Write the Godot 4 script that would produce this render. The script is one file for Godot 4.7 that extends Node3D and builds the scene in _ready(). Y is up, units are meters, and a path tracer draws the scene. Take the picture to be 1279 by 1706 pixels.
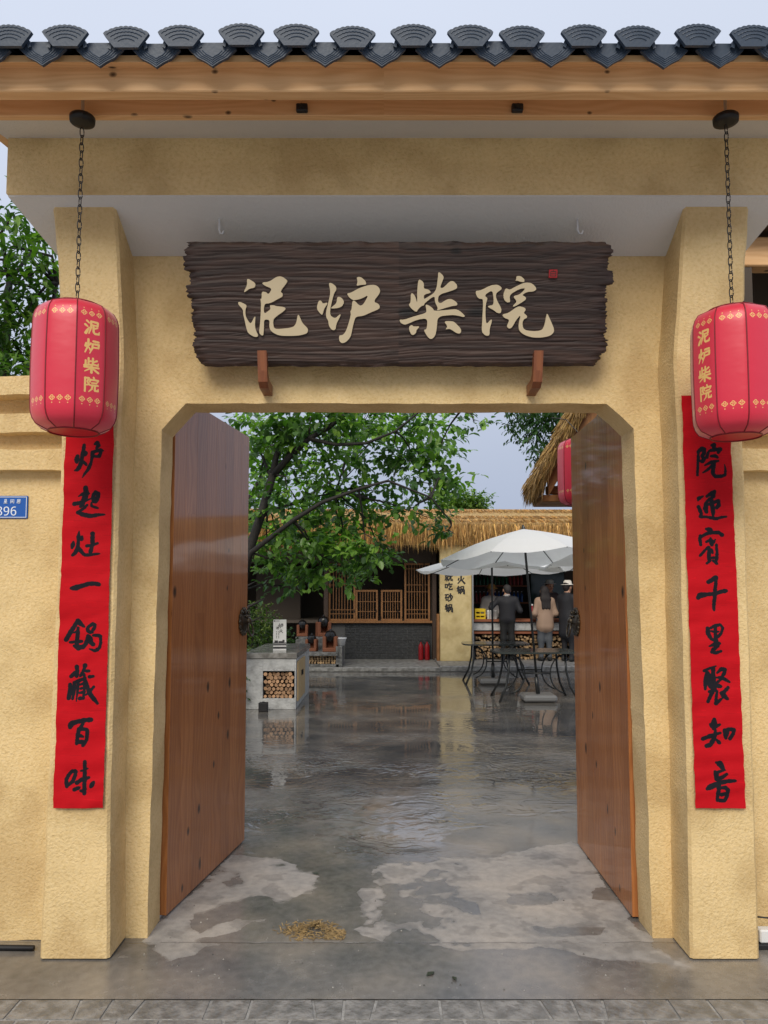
extends Node3D
# A rainy gateway: ochre pillars, open doors, wet yard behind. z = -D, where D is metres in front of the camera.

class MB:
	var st := SurfaceTool.new()
	var has_uv := false
	func _init(smooth := false) -> void:
		st.begin(Mesh.PRIMITIVE_TRIANGLES)
		st.set_smooth_group(0 if smooth else -1)
	func v(p: Vector3, uv := Vector2.ZERO) -> void:
		st.set_uv(uv)
		st.add_vertex(p)
	func tri(a: Vector3, b: Vector3, c: Vector3) -> void:
		v(a, Vector2(a.x, a.y)); v(b, Vector2(b.x, b.y)); v(c, Vector2(c.x, c.y))
	func quad(a: Vector3, b: Vector3, c: Vector3, d: Vector3) -> void:
		tri(a, b, c); tri(a, c, d)
	func quad_uv(a: Vector3, b: Vector3, c: Vector3, d: Vector3, ua: Vector2, ub: Vector2, uc: Vector2, ud: Vector2) -> void:
		v(a, ua); v(b, ub); v(c, uc); v(a, ua); v(c, uc); v(d, ud)
	func hexa(p: Array) -> void: # 0-3 one face, 4-7 the opposite one in the same order
		quad(p[0], p[1], p[2], p[3]); quad(p[7], p[6], p[5], p[4])
		for i in 4:
			var j = (i + 1) % 4
			quad(p[j], p[i], p[4 + i], p[4 + j])
	func box(c: Vector3, s: Vector3, bev := 0.0, b := Basis()) -> void:
		var h := s / 2.0
		if bev <= 0.0:
			var q := []
			for z in [1, -1]:
				for k in [[-1, 1], [1, 1], [1, -1], [-1, -1]]:
					q.append(c + b * Vector3(h.x * k[0], h.y * k[1], h.z * z))
			hexa(q)
			return
		bev = minf(bev, minf(h.x, minf(h.y, h.z)) * 0.9)
		var P := func(sx, sy, sz, ax): # a corner on the face across axis ax
			var i := Vector3(h.x - bev, h.y - bev, h.z - bev)
			i[ax] += bev
			return c + b * (i * Vector3(sx, sy, sz))
		for ax in 3:
			var u: int = (ax + 1) % 3
			var w: int = (ax + 2) % 3
			for s1 in [-1, 1]:
				var k := []
				for e in [[-1, -1], [-1, 1], [1, 1], [1, -1]]:
					var sg := Vector3.ZERO
					sg[ax] = s1; sg[u] = e[0]; sg[w] = e[1]
					k.append(P.call(sg.x, sg.y, sg.z, ax))
				if s1 > 0: quad(k[0], k[1], k[2], k[3])
				else: quad(k[3], k[2], k[1], k[0])
			for e1 in [-1, 1]:
				for e2 in [-1, 1]:
					var m := Vector3.ZERO
					var n := Vector3.ZERO
					m[u] = e1; m[w] = e2; m[ax] = -1
					n[u] = e1; n[w] = e2; n[ax] = 1
					quad(P.call(m.x, m.y, m.z, u), P.call(n.x, n.y, n.z, u), P.call(n.x, n.y, n.z, w), P.call(m.x, m.y, m.z, w))
		for sx in [-1, 1]:
			for sy in [-1, 1]:
				for sz in [-1, 1]:
					tri(P.call(sx, sy, sz, 0), P.call(sx, sy, sz, 1), P.call(sx, sy, sz, 2))
	func tube(pts: Array, rad: Array, sides := 6, caps := true) -> void:
		var rings := []
		var up := Vector3(0.31, 0.9, 0.23).normalized()
		for i in pts.size():
			var d: Vector3 = (pts[mini(i + 1, pts.size() - 1)] - pts[maxi(i - 1, 0)]).normalized()
			if absf(d.dot(up)) > 0.95: up = Vector3(0.9, 0.1, 0.4).normalized()
			var x := d.cross(up).normalized()
			var y := x.cross(d)
			up = y
			var ring := []
			for k in sides:
				var a := TAU * k / sides
				ring.append(pts[i] + (x * cos(a) + y * sin(a)) * rad[i])
			rings.append(ring)
		for i in pts.size() - 1:
			for k in sides:
				var j := (k + 1) % sides
				quad(rings[i][k], rings[i + 1][k], rings[i + 1][j], rings[i][j])
		if caps:
			for k in range(1, sides - 1):
				tri(rings[0][0], rings[0][k], rings[0][k + 1])
				tri(rings[-1][0], rings[-1][k + 1], rings[-1][k])
	func lathe(prof: Array, sides: int, c := Vector3.ZERO, uvs := false, b := Basis()) -> void: # prof: [r, y]
		for i in prof.size() - 1:
			for k in sides:
				var a0 := TAU * k / sides
				var a1 := TAU * (k + 1) / sides
				var q := []
				for e in [[i, a0], [i + 1, a0], [i + 1, a1], [i, a1]]:
					var r = prof[e[0]]
					q.append(c + b * Vector3(sin(e[1]) * r[0], r[1], cos(e[1]) * r[0]))
				var u0 := float(k) / sides
				var u1 := float(k + 1) / sides
				var y0 := 0.0
				var y1 := 0.0
				if uvs:
					var lo: float = prof[0][1]
					var hi: float = prof[-1][1]
					y0 = 1.0 - (prof[i][1] - lo) / (hi - lo)
					y1 = 1.0 - (prof[i + 1][1] - lo) / (hi - lo)
				quad_uv(q[0], q[1], q[2], q[3], Vector2(u0, y0), Vector2(u0, y1), Vector2(u1, y1), Vector2(u1, y0))
	func prism(poly: PackedVector2Array, t: Transform3D, depth: float) -> void: # front face at z = depth of t, back at 0
		var idx := Geometry2D.triangulate_polygon(poly)
		for i in range(0, idx.size(), 3):
			var a := poly[idx[i]]
			var b := poly[idx[i + 1]]
			var c := poly[idx[i + 2]]
			tri(t * Vector3(a.x, a.y, depth), t * Vector3(b.x, b.y, depth), t * Vector3(c.x, c.y, depth))
			tri(t * Vector3(a.x, a.y, 0), t * Vector3(c.x, c.y, 0), t * Vector3(b.x, b.y, 0))
		for i in poly.size():
			var a := poly[i]
			var b := poly[(i + 1) % poly.size()]
			quad(t * Vector3(a.x, a.y, 0), t * Vector3(b.x, b.y, 0), t * Vector3(b.x, b.y, depth), t * Vector3(a.x, a.y, depth))
	func done() -> ArrayMesh:
		st.generate_normals()
		return st.commit()

var M := {}
var counts := {}
var rng := RandomNumberGenerator.new()

func P(x: float, y: float, d: float) -> Vector3:
	return Vector3(x, y, -d)

func numbered(called: String) -> String:
	var n: int = counts.get(called, 0)
	counts[called] = n + 1
	return called if n == 0 else "%s_%03d" % [called, n]

func tag(o: Node, label := "", category := "", group := "", kind := ""):
	if label: o.set_meta("label", label)
	if category: o.set_meta("category", category)
	if group: o.set_meta("group", group)
	if kind: o.set_meta("kind", kind)
	return o

func thing(called: String, label: String, category: String, at := Vector3.ZERO, turn := 0.0, group := "") -> Node3D:
	var o := Node3D.new()
	o.name = numbered(called)
	add_child(o)
	o.position = at
	o.rotation.y = turn
	return tag(o, label, category, group)

func part(parent: Node, called: String, mesh, m: Material, at := Vector3.ZERO) -> MeshInstance3D:
	var o := MeshInstance3D.new()
	o.mesh = mesh.done() if mesh is MB else mesh
	o.name = called if parent != self else numbered(called)
	for s in o.mesh.get_surface_count():
		o.set_surface_override_material(s, m)
	parent.add_child(o, true)
	o.position = at
	return o

func holder(parent: Node, called: String, at := Vector3.ZERO, turn := 0.0) -> Node3D:
	var o := Node3D.new()
	o.name = called
	parent.add_child(o, true)
	o.position = at
	o.rotation.y = turn
	return o

func structure(called: String, mesh, m: Material, at := Vector3.ZERO) -> MeshInstance3D:
	var o := part(self, called, mesh, m, at)
	o.set_meta("kind", "structure")
	return o

func copy(o: Node3D, at: Vector3, turn := 0.0, label := "", base := "") -> Node3D:
	var c: Node3D = o.duplicate()
	c.name = numbered(base if base else String(o.name).rstrip("0123456789_"))
	add_child(c)
	c.position = at
	c.rotation.y = turn
	if label: c.set_meta("label", label)
	return c

func lin(r: float, g: float, b: float) -> Color:
	return Color(r, g, b).linear_to_srgb()

func mat(called: String, c: Color, rough := 0.8, metal := 0.0) -> StandardMaterial3D:
	var m := StandardMaterial3D.new()
	m.resource_name = called
	m.albedo_color = c
	m.roughness = rough
	m.metallic = metal
	M[called] = m
	return m

func noise(sd: int, freq: float, oct := 4, type := FastNoiseLite.TYPE_SIMPLEX_SMOOTH) -> FastNoiseLite:
	var n := FastNoiseLite.new()
	n.seed = sd
	n.frequency = freq
	n.noise_type = type
	n.fractal_octaves = oct
	return n

func ntex(n: FastNoiseLite, size := 512, ramp := []) -> NoiseTexture2D:
	var t := NoiseTexture2D.new()
	t.width = size
	t.height = size
	t.seamless = true
	t.noise = n
	if ramp.size():
		var g := Gradient.new()
		var off := PackedFloat32Array()
		var cols := PackedColorArray()
		for r in ramp:
			off.append(r[0]); cols.append(r[1])
		g.offsets = off
		g.colors = cols
		t.color_ramp = g
	return t

func triplanar(m: StandardMaterial3D, s: Vector3, world := true, off := Vector3.ZERO) -> void:
	m.uv1_triplanar = true
	m.uv1_world_triplanar = world
	m.uv1_scale = s
	m.uv1_offset = off
	m.uv1_triplanar_sharpness = 4.0

func patches(m: StandardMaterial3D, t: Texture2D, s: float) -> void: # broad, uneven tone over the fine grain
	m.detail_enabled = true
	m.detail_blend_mode = BaseMaterial3D.BLEND_MODE_MUL
	m.detail_albedo = t
	m.detail_uv_layer = BaseMaterial3D.DETAIL_UV_2
	m.uv2_triplanar = true
	m.uv2_world_triplanar = true
	m.uv2_scale = Vector3.ONE * s

func wood_image(w: int, h: int, sd: int, light: Color, dark: Color, knot_n: int, along_x := false, knot_long := 1.7) -> ImageTexture:
	# grain runs along the second axis; rings bend round the knots
	var r := RandomNumberGenerator.new()
	r.seed = sd
	var n1 := noise(sd, 0.004, 2)
	var n2 := noise(sd + 1, 0.05, 3)
	var knots := []
	for k in knot_n: knots.append([r.randf() * w, r.randf() * h, r.randf_range(3.0, 7.0)])
	var im := Image.create(h if along_x else w, w if along_x else h, false, Image.FORMAT_RGB8)
	for y in h:
		var near := []
		for k in knots:
			if absf(y - k[1]) < 70.0: near.append(k)
		for x in w:
			var d := 0.0
			var kn := 0.0
			for k in near:
				var dx: float = x - k[0]
				var dy: float = (y - k[1]) / knot_long
				var q: float = sqrt(dx * dx + dy * dy) / k[2]
				if q < 5.0:
					d += (signf(dx) * 9.0) * exp(-q)
					if q < 1.25: kn = maxf(kn, 1.0 - q * 0.7)
			var u := x + d + n1.get_noise_2d(x * 3.0, y * 0.7) * 26.0
			var g := 0.5 + 0.5 * sin(u * 0.42 + n1.get_noise_2d(x * 0.9, y * 0.3) * 7.0)
			g = g * 0.55 + (0.5 + 0.5 * n2.get_noise_2d(x * 9.0, y * 0.35)) * 0.6 - 0.1
			g = clampf(g + n1.get_noise_2d(x * 1.3 + 900.0, y * 0.5) * 0.35, 0.0, 1.0)
			var c := light.lerp(dark, g * 0.75)
			if kn > 0.0: c = c.lerp(dark * 0.42, minf(1.0, kn * 1.3))
			if along_x: im.set_pixel(y, x, c)
			else: im.set_pixel(x, y, c)
	return ImageTexture.create_from_image(im)

func brush(im: Image, pts: Array, c: Color, k: float, ox := 0.0, oy := 0.0, jit := 0.06, bold := 1.0) -> void: # pts: x, y, width triples
	var wob := noise(pts[0] * 7 + pts[1], 0.09, 2)
	for i in range(0, pts.size() - 3, 3):
		var a := Vector2(pts[i], pts[i + 1]) * k + Vector2(ox, oy)
		var b := Vector2(pts[i + 3], pts[i + 4]) * k + Vector2(ox, oy)
		var steps := maxi(2, int(a.distance_to(b) / 1.2))
		for s in steps + 1:
			var t := float(s) / steps
			var p := a.lerp(b, t)
			var rad: float = lerpf(pts[i + 2], pts[i + 5], t) * k * bold * 0.5
			rad *= 1.0 + wob.get_noise_2d(p.x * 2.0, p.y * 2.0) * jit * 6.0
			disc(im, p, maxf(rad, 0.7), c)

func disc(im: Image, p: Vector2, r: float, c: Color) -> void:
	var x1 := im.get_width() - 1
	for y in range(maxi(0, int(p.y - r)), mini(im.get_height() - 1, int(p.y + r)) + 1):
		var h := sqrt(maxf(0.0, r * r - (y - p.y) * (y - p.y)))
		var a := clampi(int(p.x - h), 0, x1)
		var b := clampi(int(p.x + h), 0, x1)
		if b >= a and p.x + h >= 0 and p.x - h <= x1: im.fill_rect(Rect2i(a, y, b - a + 1, 1), c)

func flat(a: Array) -> PackedVector2Array:
	var p := PackedVector2Array()
	for i in range(0, a.size(), 2): p.append(Vector2(a[i], a[i + 1]))
	return p

func rounded(p: PackedVector2Array, times := 1) -> PackedVector2Array: # Chaikin corner cutting
	for t in times:
		var q := PackedVector2Array()
		for i in p.size():
			var a := p[i]
			var b := p[(i + 1) % p.size()]
			if a.distance_to(b) < 1e-5: continue
			q.append(a.lerp(b, 0.22)); q.append(a.lerp(b, 0.78))
		p = q
	return p

func wobble(p: PackedVector2Array, step: float, amp: float, sd: int) -> PackedVector2Array:
	var n := noise(sd, 5.0, 2)
	var q := PackedVector2Array()
	for i in p.size():
		var a := p[i]
		var b := p[(i + 1) % p.size()]
		var k := maxi(1, int(a.distance_to(b) / step))
		for s in k:
			var m := a.lerp(b, float(s) / k)
			q.append(m + Vector2(n.get_noise_2d(m.x, m.y), n.get_noise_2d(m.x + 50.0, m.y)) * amp)
	return q

func glyph_mesh(strokes: Array, size: float, bold := 1.0) -> MB: # ink of a small character: flat bars, each a hair prouder than the last
	var b := MB.new()
	var z := 0.002
	for s in strokes:
		for i in range(0, s.size() - 3, 3):
			var a := Vector2(s[i] - 50, 50 - s[i + 1]) * size / 100.0
			var c := Vector2(s[i + 3] - 50, 50 - s[i + 4]) * size / 100.0
			var d := (c - a).normalized()
			var n := Vector2(-d.y, d.x)
			var wa: float = s[i + 2] * bold * size / 200.0
			var wc: float = s[i + 5] * bold * size / 200.0
			a -= d * wa * 0.8; c += d * wc * 0.8
			var q := PackedVector2Array([a + n * wa, c + n * wc, c - n * wc, a - n * wa])
			b.prism(q, Transform3D(), z)
			z += 0.0004
	return b

# small characters as strokes in a 100 x 100 box
const GLYPH := {
	"mud": [[14,10,10,28,22,8],[4,38,10,18,48,8],[8,94,14,20,70,10,30,52,4],[42,12,10,86,12,10,84,34,9],[44,34,8,84,34,8],[42,12,11,42,50,10,28,94,5],[84,46,8,60,58,8],[58,46,10,58,80,10,68,90,10,92,88,10,96,72,4]],
	"stove": [[12,34,8,8,54,10],[42,30,8,34,44,6],[26,6,10,26,45,10,6,96,5],[28,58,6,40,74,10],[58,14,10,92,14,10],[52,34,9,94,30,10,92,54,9],[54,56,8,92,54,8],[54,34,10,52,62,9,36,98,4]],
	"wood": [[12,22,9,12,52,9],[30,4,9,30,50,9],[30,26,8,46,22,8],[4,56,9,50,44,7],[84,14,9,60,28,7],[58,2,10,58,42,9,90,44,9,94,30,4],[4,66,9,96,60,9],[50,50,11,50,98,11],[46,68,8,8,94,5],[54,68,8,94,92,11]],
	"yard": [[10,10,8,36,8,9,26,32,8,38,50,9,20,56,5],[12,8,9,12,98,9],[66,0,9,70,10,8],[46,16,8,42,32,8],[46,18,8,96,16,9,90,30,6],[56,38,8,84,36,8],[44,54,8,96,50,8],[60,54,9,56,78,8,36,98,4],[76,54,9,76,86,9,96,86,9,98,72,4]],
	"fire": [[20,34,12,14,54,12],[84,28,10,70,46,8],[50,4,14,48,50,14,10,96,10],[52,50,12,92,94,16]],
	"pot": [[24,4,12,6,34,10],[16,24,10,40,20,10],[12,44,10,40,42,10],[6,62,10,42,58,10],[26,24,12,26,88,12,44,74,8],[54,8,10,88,8,10,88,36,10,54,36,10,54,8,10],[48,50,11,48,96,11],[48,50,10,96,50,10,96,96,12,84,92,8],[72,36,10,70,62,9,58,80,8],[72,58,9,86,76,9]],
	"eat": [[8,26,10,8,66,10,34,66,10,34,26,10,8,26,10],[58,8,11,46,36,9],[54,26,11,94,22,11],[56,46,9,86,46,10,54,78,9,58,90,11,94,88,11,96,72,6]],
	"sand": [[6,16,11,46,12,11],[26,16,11,6,56,10],[18,48,10,18,84,10],[18,48,10,42,46,10,42,82,10,18,82,10],[72,4,13,72,56,12],[58,24,10,50,48,10],[86,22,10,96,40,11],[94,50,10,80,76,11,46,98,8]],
	"just": [[26,4,10,28,16,10],[8,20,10,46,16,10],[12,30,9,42,30,9,42,48,9,12,48,9,12,30,9],[28,50,11,28,92,11],[14,64,9,6,84,9],[40,64,9,46,82,9],[56,34,11,98,30,11],[72,6,11,70,50,11,50,94,8],[80,40,10,80,84,10,96,88,10,98,72,6],[86,10,9,94,20,9]],
	"star": [[28,6,9,28,40,9,72,40,9,72,6,9,28,6,9],[28,23,8,72,23,8],[30,46,9,20,62,8],[24,58,9,80,56,9],[28,74,8,74,74,8],[10,94,9,92,94,9],[50,46,9,50,94,9]],
	"idle": [[12,10,9,20,20,9],[12,26,9,12,96,9],[34,12,9,90,12,9,90,96,9,80,90,6],[30,46,8,74,44,8],[52,28,9,52,90,9],[50,50,7,28,80,6],[54,50,7,76,76,7]],
	"home": [[20,8,9,84,8,9,84,28,9,20,28,9],[20,8,9,20,50,9,6,94,7],[26,50,9,94,48,9],[58,36,9,58,66,9],[34,66,9,34,94,9,82,94,9,82,66,9,34,66,9]],
}
# outlines of the four raised characters on the name board,in mm from the middle of its lower edge
const BOARD_GLYPHS := [[[-711,406,-681,388,-677,378,-682,364,-706,361,-729,344,-734,346,-716,376,-717,400],[-763,298,-754,301,-726,288,-723,278,-730,267,-731,234,-708,195,-687,234,-683,232,-688,189,-682,164,-673,147,-678,139,-694,140,-721,156,-729,181,-735,218,-741,243,-740,265,-761,286],[-648,388,-612,391,-576,414,-552,416,-526,398,-528,388,-562,347,-550,339,-551,324,-567,317,-609,294,-640,292,-643,243,-614,263,-609,271,-614,285,-592,285,-584,281,-543,277,-536,265,-596,226,-600,206,-597,181,-584,175,-507,182,-489,201,-482,240,-475,241,-462,205,-437,181,-433,170,-440,154,-486,144,-568,144,-597,156,-614,170,-619,189,-615,218,-643,220,-644,189,-648,146,-658,146,-669,159,-662,198,-653,294,-657,313,-650,315,-649,348,-626,344,-622,336,-612,339,-600,361,-636,374]],[[-331,386,-318,386,-297,371,-295,355,-309,336,-332,243,-304,223,-281,244,-275,241,-299,198,-301,175,-311,170,-322,173,-334,192,-336,215,-346,229,-346,257,-335,294,-324,339,-326,361],[-379,306,-368,306,-361,291,-340,298,-339,291,-356,268,-363,241,-370,243,-387,263,-389,277,-384,294],[-292,323,-277,323,-263,310,-260,296,-270,279,-293,271,-321,270,-322,274,-295,294],[-200,412,-179,413,-157,395,-153,378,-177,378,-201,372,-194,391],[-246,339,-227,341,-192,361,-146,376,-114,378,-94,367,-86,344,-121,302,-95,291,-89,277,-95,267,-136,251,-169,236,-204,233,-213,212,-223,170,-230,139,-251,116,-272,109,-284,119,-286,136,-283,147,-268,147,-253,164,-240,198,-227,243,-231,257,-224,265,-220,306,-208,305,-185,281,-168,288,-142,333,-176,315,-208,308,-219,309,-237,322]],[[92,405,113,393,119,381,118,360,139,357,152,346,148,340,119,334,119,313,128,316,177,347,185,414,185,433,192,434,208,420,212,409,205,392,194,364,209,362,240,393,257,395,275,378,276,361,251,351,189,333,185,302,198,292,230,313,253,313,278,296,278,284,256,282,216,271,181,260,187,272,172,299,170,330,122,294,120,284,108,282,89,263,88,256,78,256,56,274,47,288,57,298,57,339,67,339,80,322,85,299,88,299,87,347],[127,288,140,286,163,271,168,258,233,264,280,268,317,237,311,230,286,237,257,241,186,234,183,184,177,147,162,130,150,130,137,142,119,173,135,174,138,226,88,219,47,201,29,195,9,204,3,220,25,218,73,234,133,250,131,268],[51,189,64,195,70,187,103,189,84,170,85,159,70,147,60,151,50,173],[215,212,258,212,270,205,298,178,300,161,291,154,277,157,245,178,223,173,235,188]],[[362,350,387,352,433,375,466,379,485,367,487,357,461,341,460,321,473,295,489,269,487,248,468,250,451,264,425,276,425,282,450,286,451,308,444,354,414,337,408,326,422,318,413,289,413,237,419,196,442,222,446,214,435,175,436,146,418,144,398,162,399,204,402,315,385,313,370,324],[507,363,524,354,547,367,592,388,629,386,654,359,638,347,608,346,582,331,602,323,604,311,580,295,547,277,542,282,563,302,540,326,575,334,602,363,573,360,531,337,525,321,530,300,516,297,501,308,495,331,501,350],[550,396,555,404,554,417,574,417,593,402,592,389,575,391,562,396],[492,243,525,250,567,282,600,274,605,263,594,250,612,237,612,227,597,221,590,204,598,172,644,165,685,169,697,188,706,247,711,243,742,182,745,162,727,144,687,136,643,136,601,149,576,169,573,198,583,243,560,217,542,182,529,177,518,185,521,198,530,219,503,227]]]
# brush strokes (x,y,width in mm) of the ink on the two red banners,from their upper left corners
const COUPLET_LEFT := [[58,285,17,55,302,22,56,314,12],[95,264,12,101,273,17,93,283,7],[86,232,15,84,261,18,79,297,19,73,329,19,62,348,17,47,353,5],[82,307,10,97,319,17,105,328,7],[137,228,10,149,222,19,154,234,17,146,247,12,150,251,10],[129,266,15,148,260,15,165,256,17,179,260,5],[169,259,15,165,273,15,161,285,15],[132,285,12,149,287,12,163,287,15],[129,266,17,130,290,15,124,319,15,112,348,15,96,368,12,87,385,4],[103,432,19,105,455,21,97,484,22,86,513,19,79,521,10],[70,472,5,89,462,15,116,458,12],[50,507,19,74,503,15,98,494,12,126,482,7],[110,513,12,99,526,12,80,538,12,68,547,15],[68,547,15,92,557,19,129,564,19,165,558,15,192,557,7],[135,467,15,149,455,17,161,458,17,157,479,19,148,499,17],[135,472,17,141,494,22],[129,501,7,132,518,12,147,523,13,161,527,7],[55,682,7,53,694,19,49,711,12],[79,634,5,78,656,17,77,685,15,75,711,17,65,733,17,51,745,12],[94,659,12,92,670,17,80,675,7],[79,711,15,91,726,17,101,738,15,111,744,15,135,744,12,157,740,11,177,738,7],[141,642,17,143,675,18,141,704,17,136,733,17],[115,702,15,139,700,12,165,690,12],[51,896,15,68,895,23,97,886,19,130,876,19,159,875,17,178,879,19],[83,1043,15,71,1068,19,53,1099,19,35,1131,17,29,1136,5],[85,1043,19,95,1058,19,115,1073,7],[87,1077,12,87,1104,17,84,1128,17,81,1158,17],[70,1099,7,84,1092,10],[51,1143,12,76,1141,15,105,1138,12],[69,1158,12,91,1167,22,115,1162,19,124,1148,19,131,1128,17,133,1114,15],[129,1073,12,132,1090,17,142,1097,15,154,1097,12],[136,1070,15,153,1059,15,165,1063,12,161,1077,15,152,1092,15],[133,1111,12,143,1124,24,146,1143,19,158,1153,17],[157,1111,12,179,1111,15,191,1116,15,193,1143,13,188,1167,15,169,1182,15,142,1172,5],[86,1250,19,89,1274,17,86,1296,17],[62,1296,15,78,1281,19,88,1272,12],[124,1247,19,119,1269,17,105,1293,12,100,1298,5],[128,1272,10,145,1272,15],[149,1298,15,165,1296,12],[122,1286,12,126,1313,17,136,1342,19,151,1371,19,171,1398,19,186,1417,12],[75,1325,15,99,1315,15,130,1303,12],[57,1332,15,57,1359,17,53,1395,17],[75,1330,15,75,1359,15,72,1398,12],[59,1352,10,78,1347,10],[57,1376,10,76,1371,10],[92,1323,15,92,1359,12,91,1407,5],[99,1335,10,116,1330,12],[105,1352,10,124,1347,12],[103,1371,10,124,1366,15],[104,1395,15,123,1393,15],[121,1323,12,124,1352,12,123,1393,12],[167,1344,12,151,1364,15,132,1381,7],[67,1525,15,70,1508,22,94,1500,19,130,1493,19,159,1491,19],[121,1508,15,114,1525,17],[105,1532,15,101,1556,17,97,1600,12],[105,1534,15,129,1532,15,146,1534,15,145,1556,15,142,1580,15,126,1605,15],[115,1563,15,125,1566,12],[97,1592,15,116,1590,17,131,1592,19],[63,1738,15,54,1757,17,58,1787,15],[59,1741,12,77,1721,15,94,1719,15,92,1738,15,83,1765,15,60,1784,12],[137,1677,15,137,1714,16,136,1750,19,137,1787,17,137,1818,17],[116,1719,7,130,1717,10,151,1707,7],[103,1770,17,122,1757,17,158,1748,12],[91,1801,19,108,1794,15,118,1789,5],[118,1806,10,133,1808,15],[166,1791,12,175,1777,22,182,1767,10]]
const COUPLET_RIGHT := [[72,261,12,69,290,13,66,329,12,64,373,12],[70,264,15,90,249,19,102,251,12,96,273,17,86,285,15,95,297,17,90,310,17,78,307,10],[134,234,12,147,232,19,146,247,15],[118,266,12,108,290,15],[124,259,12,148,254,17,178,251,15,165,268,12],[128,285,10,152,283,17,159,290,12],[99,328,7,131,312,15,163,307,10],[141,317,12,126,336,12,108,351,12,91,361,7],[143,319,17,138,344,17,135,368,15,146,380,15,173,379,15,190,373,12,193,351,10,191,324,4],[59,494,5,64,482,17,86,472,7],[60,521,15,65,533,19,74,552,15,66,567,15,95,568,12,141,577,15,166,570,12,189,567,10],[104,472,12,126,458,19,138,450,15,133,472,19],[98,504,19,94,528,22,98,545,15],[98,501,10,120,482,15],[125,484,15,126,513,19,128,538,17,128,562,12],[137,499,15,159,492,17,158,513,19,145,526,15],[110,509,15,124,506,15],[93,624,10,112,628,22,119,638,15],[65,655,12,64,676,17,66,696,15],[65,662,12,92,647,15,119,641,15,153,640,15,168,652,17],[114,664,7,118,681,22,120,696,17],[93,684,12,108,676,10],[138,672,7,130,684,12],[102,706,10,85,723,12,64,747,12],[107,708,15,104,737,15,103,764,15],[142,696,12,142,730,12,139,759,15,137,783,12],[116,720,15,121,735,10],[103,759,12,135,755,12],[110,769,12,92,783,10],[122,769,12,141,783,12],[129,849,22,111,858,17,92,868,17],[130,854,15,126,883,16,123,924,18,120,956,15,119,993,12,119,999,7],[45,941,17,55,929,24,90,924,17,124,922,17,153,912,17,175,908,17],[84,1079,15,85,1101,19,95,1125,15,112,1135,10],[95,1079,10,119,1067,15,144,1063,12,153,1077,12,145,1101,12,129,1118,12],[119,1074,15,118,1106,15,118,1137,19,121,1162,17],[97,1091,7,116,1096,12,135,1094,7],[87,1160,7,109,1152,17,133,1147,15],[128,1157,15,108,1174,19,100,1186,15,117,1191,15,142,1183,12],[63,1271,15,86,1261,12,117,1250,7],[78,1283,22,69,1312,19,63,1353,12],[105,1259,17,104,1293,19,105,1324,22,102,1353,22],[84,1293,22,88,1331,24,92,1346,19],[123,1281,10,143,1264,17,158,1264,15,155,1283,15,137,1312,12,117,1327,10],[118,1302,7,142,1302,15,161,1312,15,177,1322,10],[107,1334,19,131,1341,17,141,1341,7],[97,1358,17,88,1382,17,75,1409,15],[79,1365,12,97,1358,12],[116,1361,12,111,1392,12,111,1419,17,129,1402,12,139,1395,7],[169,1346,12,149,1365,15,130,1370,10],[135,1373,15,149,1385,22,163,1399,10],[98,1487,13,97,1510,28,96,1528,21],[79,1510,10,84,1520,16],[107,1520,16,125,1512,10],[103,1536,10,100,1556,18,92,1582,21,78,1603,18,57,1608,18],[43,1576,18,74,1564,18,126,1549,10],[107,1580,13,122,1595,16],[142,1536,13,146,1554,18,151,1575,13],[144,1538,16,168,1533,16,188,1536,16,182,1554,16,169,1575,16],[151,1564,16,157,1543,16],[101,1681,10,121,1688,26,131,1709,16],[94,1722,16,99,1735,21,101,1756,16],[97,1727,13,138,1714,8],[145,1732,13,124,1748,18,101,1756,18],[53,1797,13,69,1789,21,108,1774,18,149,1763,16,182,1761,13],[111,1761,16,107,1797,18,100,1849,13],[117,1792,13,138,1792,16,148,1802,16,147,1828,16,136,1851,13,110,1849,16],[121,1823,18,134,1820,16]]
const DRY_LEFT := [-120,355,-113,398,-103,441,-94,494,-71,494,-58,478,-40,459,-40,442,-51,424,-68,426,-80,424,-97,412,-102,401,-91,389,-73,403,-62,401,-65,391,-87,384,-89,380,-74,376,-84,361,-104,355]
const DRY_RIGHT := [0,478,23,491,59,487,88,500,102,514,129,523,125,391,134,355,96,353,80,366,62,372,28,370,0,375,-12,387,-6,409,-13,441]
const WET_A := [77,391,112,389,106,380,74,377,58,384]
const WET_B := [114,441,126,442,124,427,112,427]
const WET_C := [67,439,94,432,93,424,71,422]
const WET_D := [21,449,37,457,37,432,21,430]
const WET_E := [0,424,17,432,24,401,6,384,-3,394]
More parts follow.
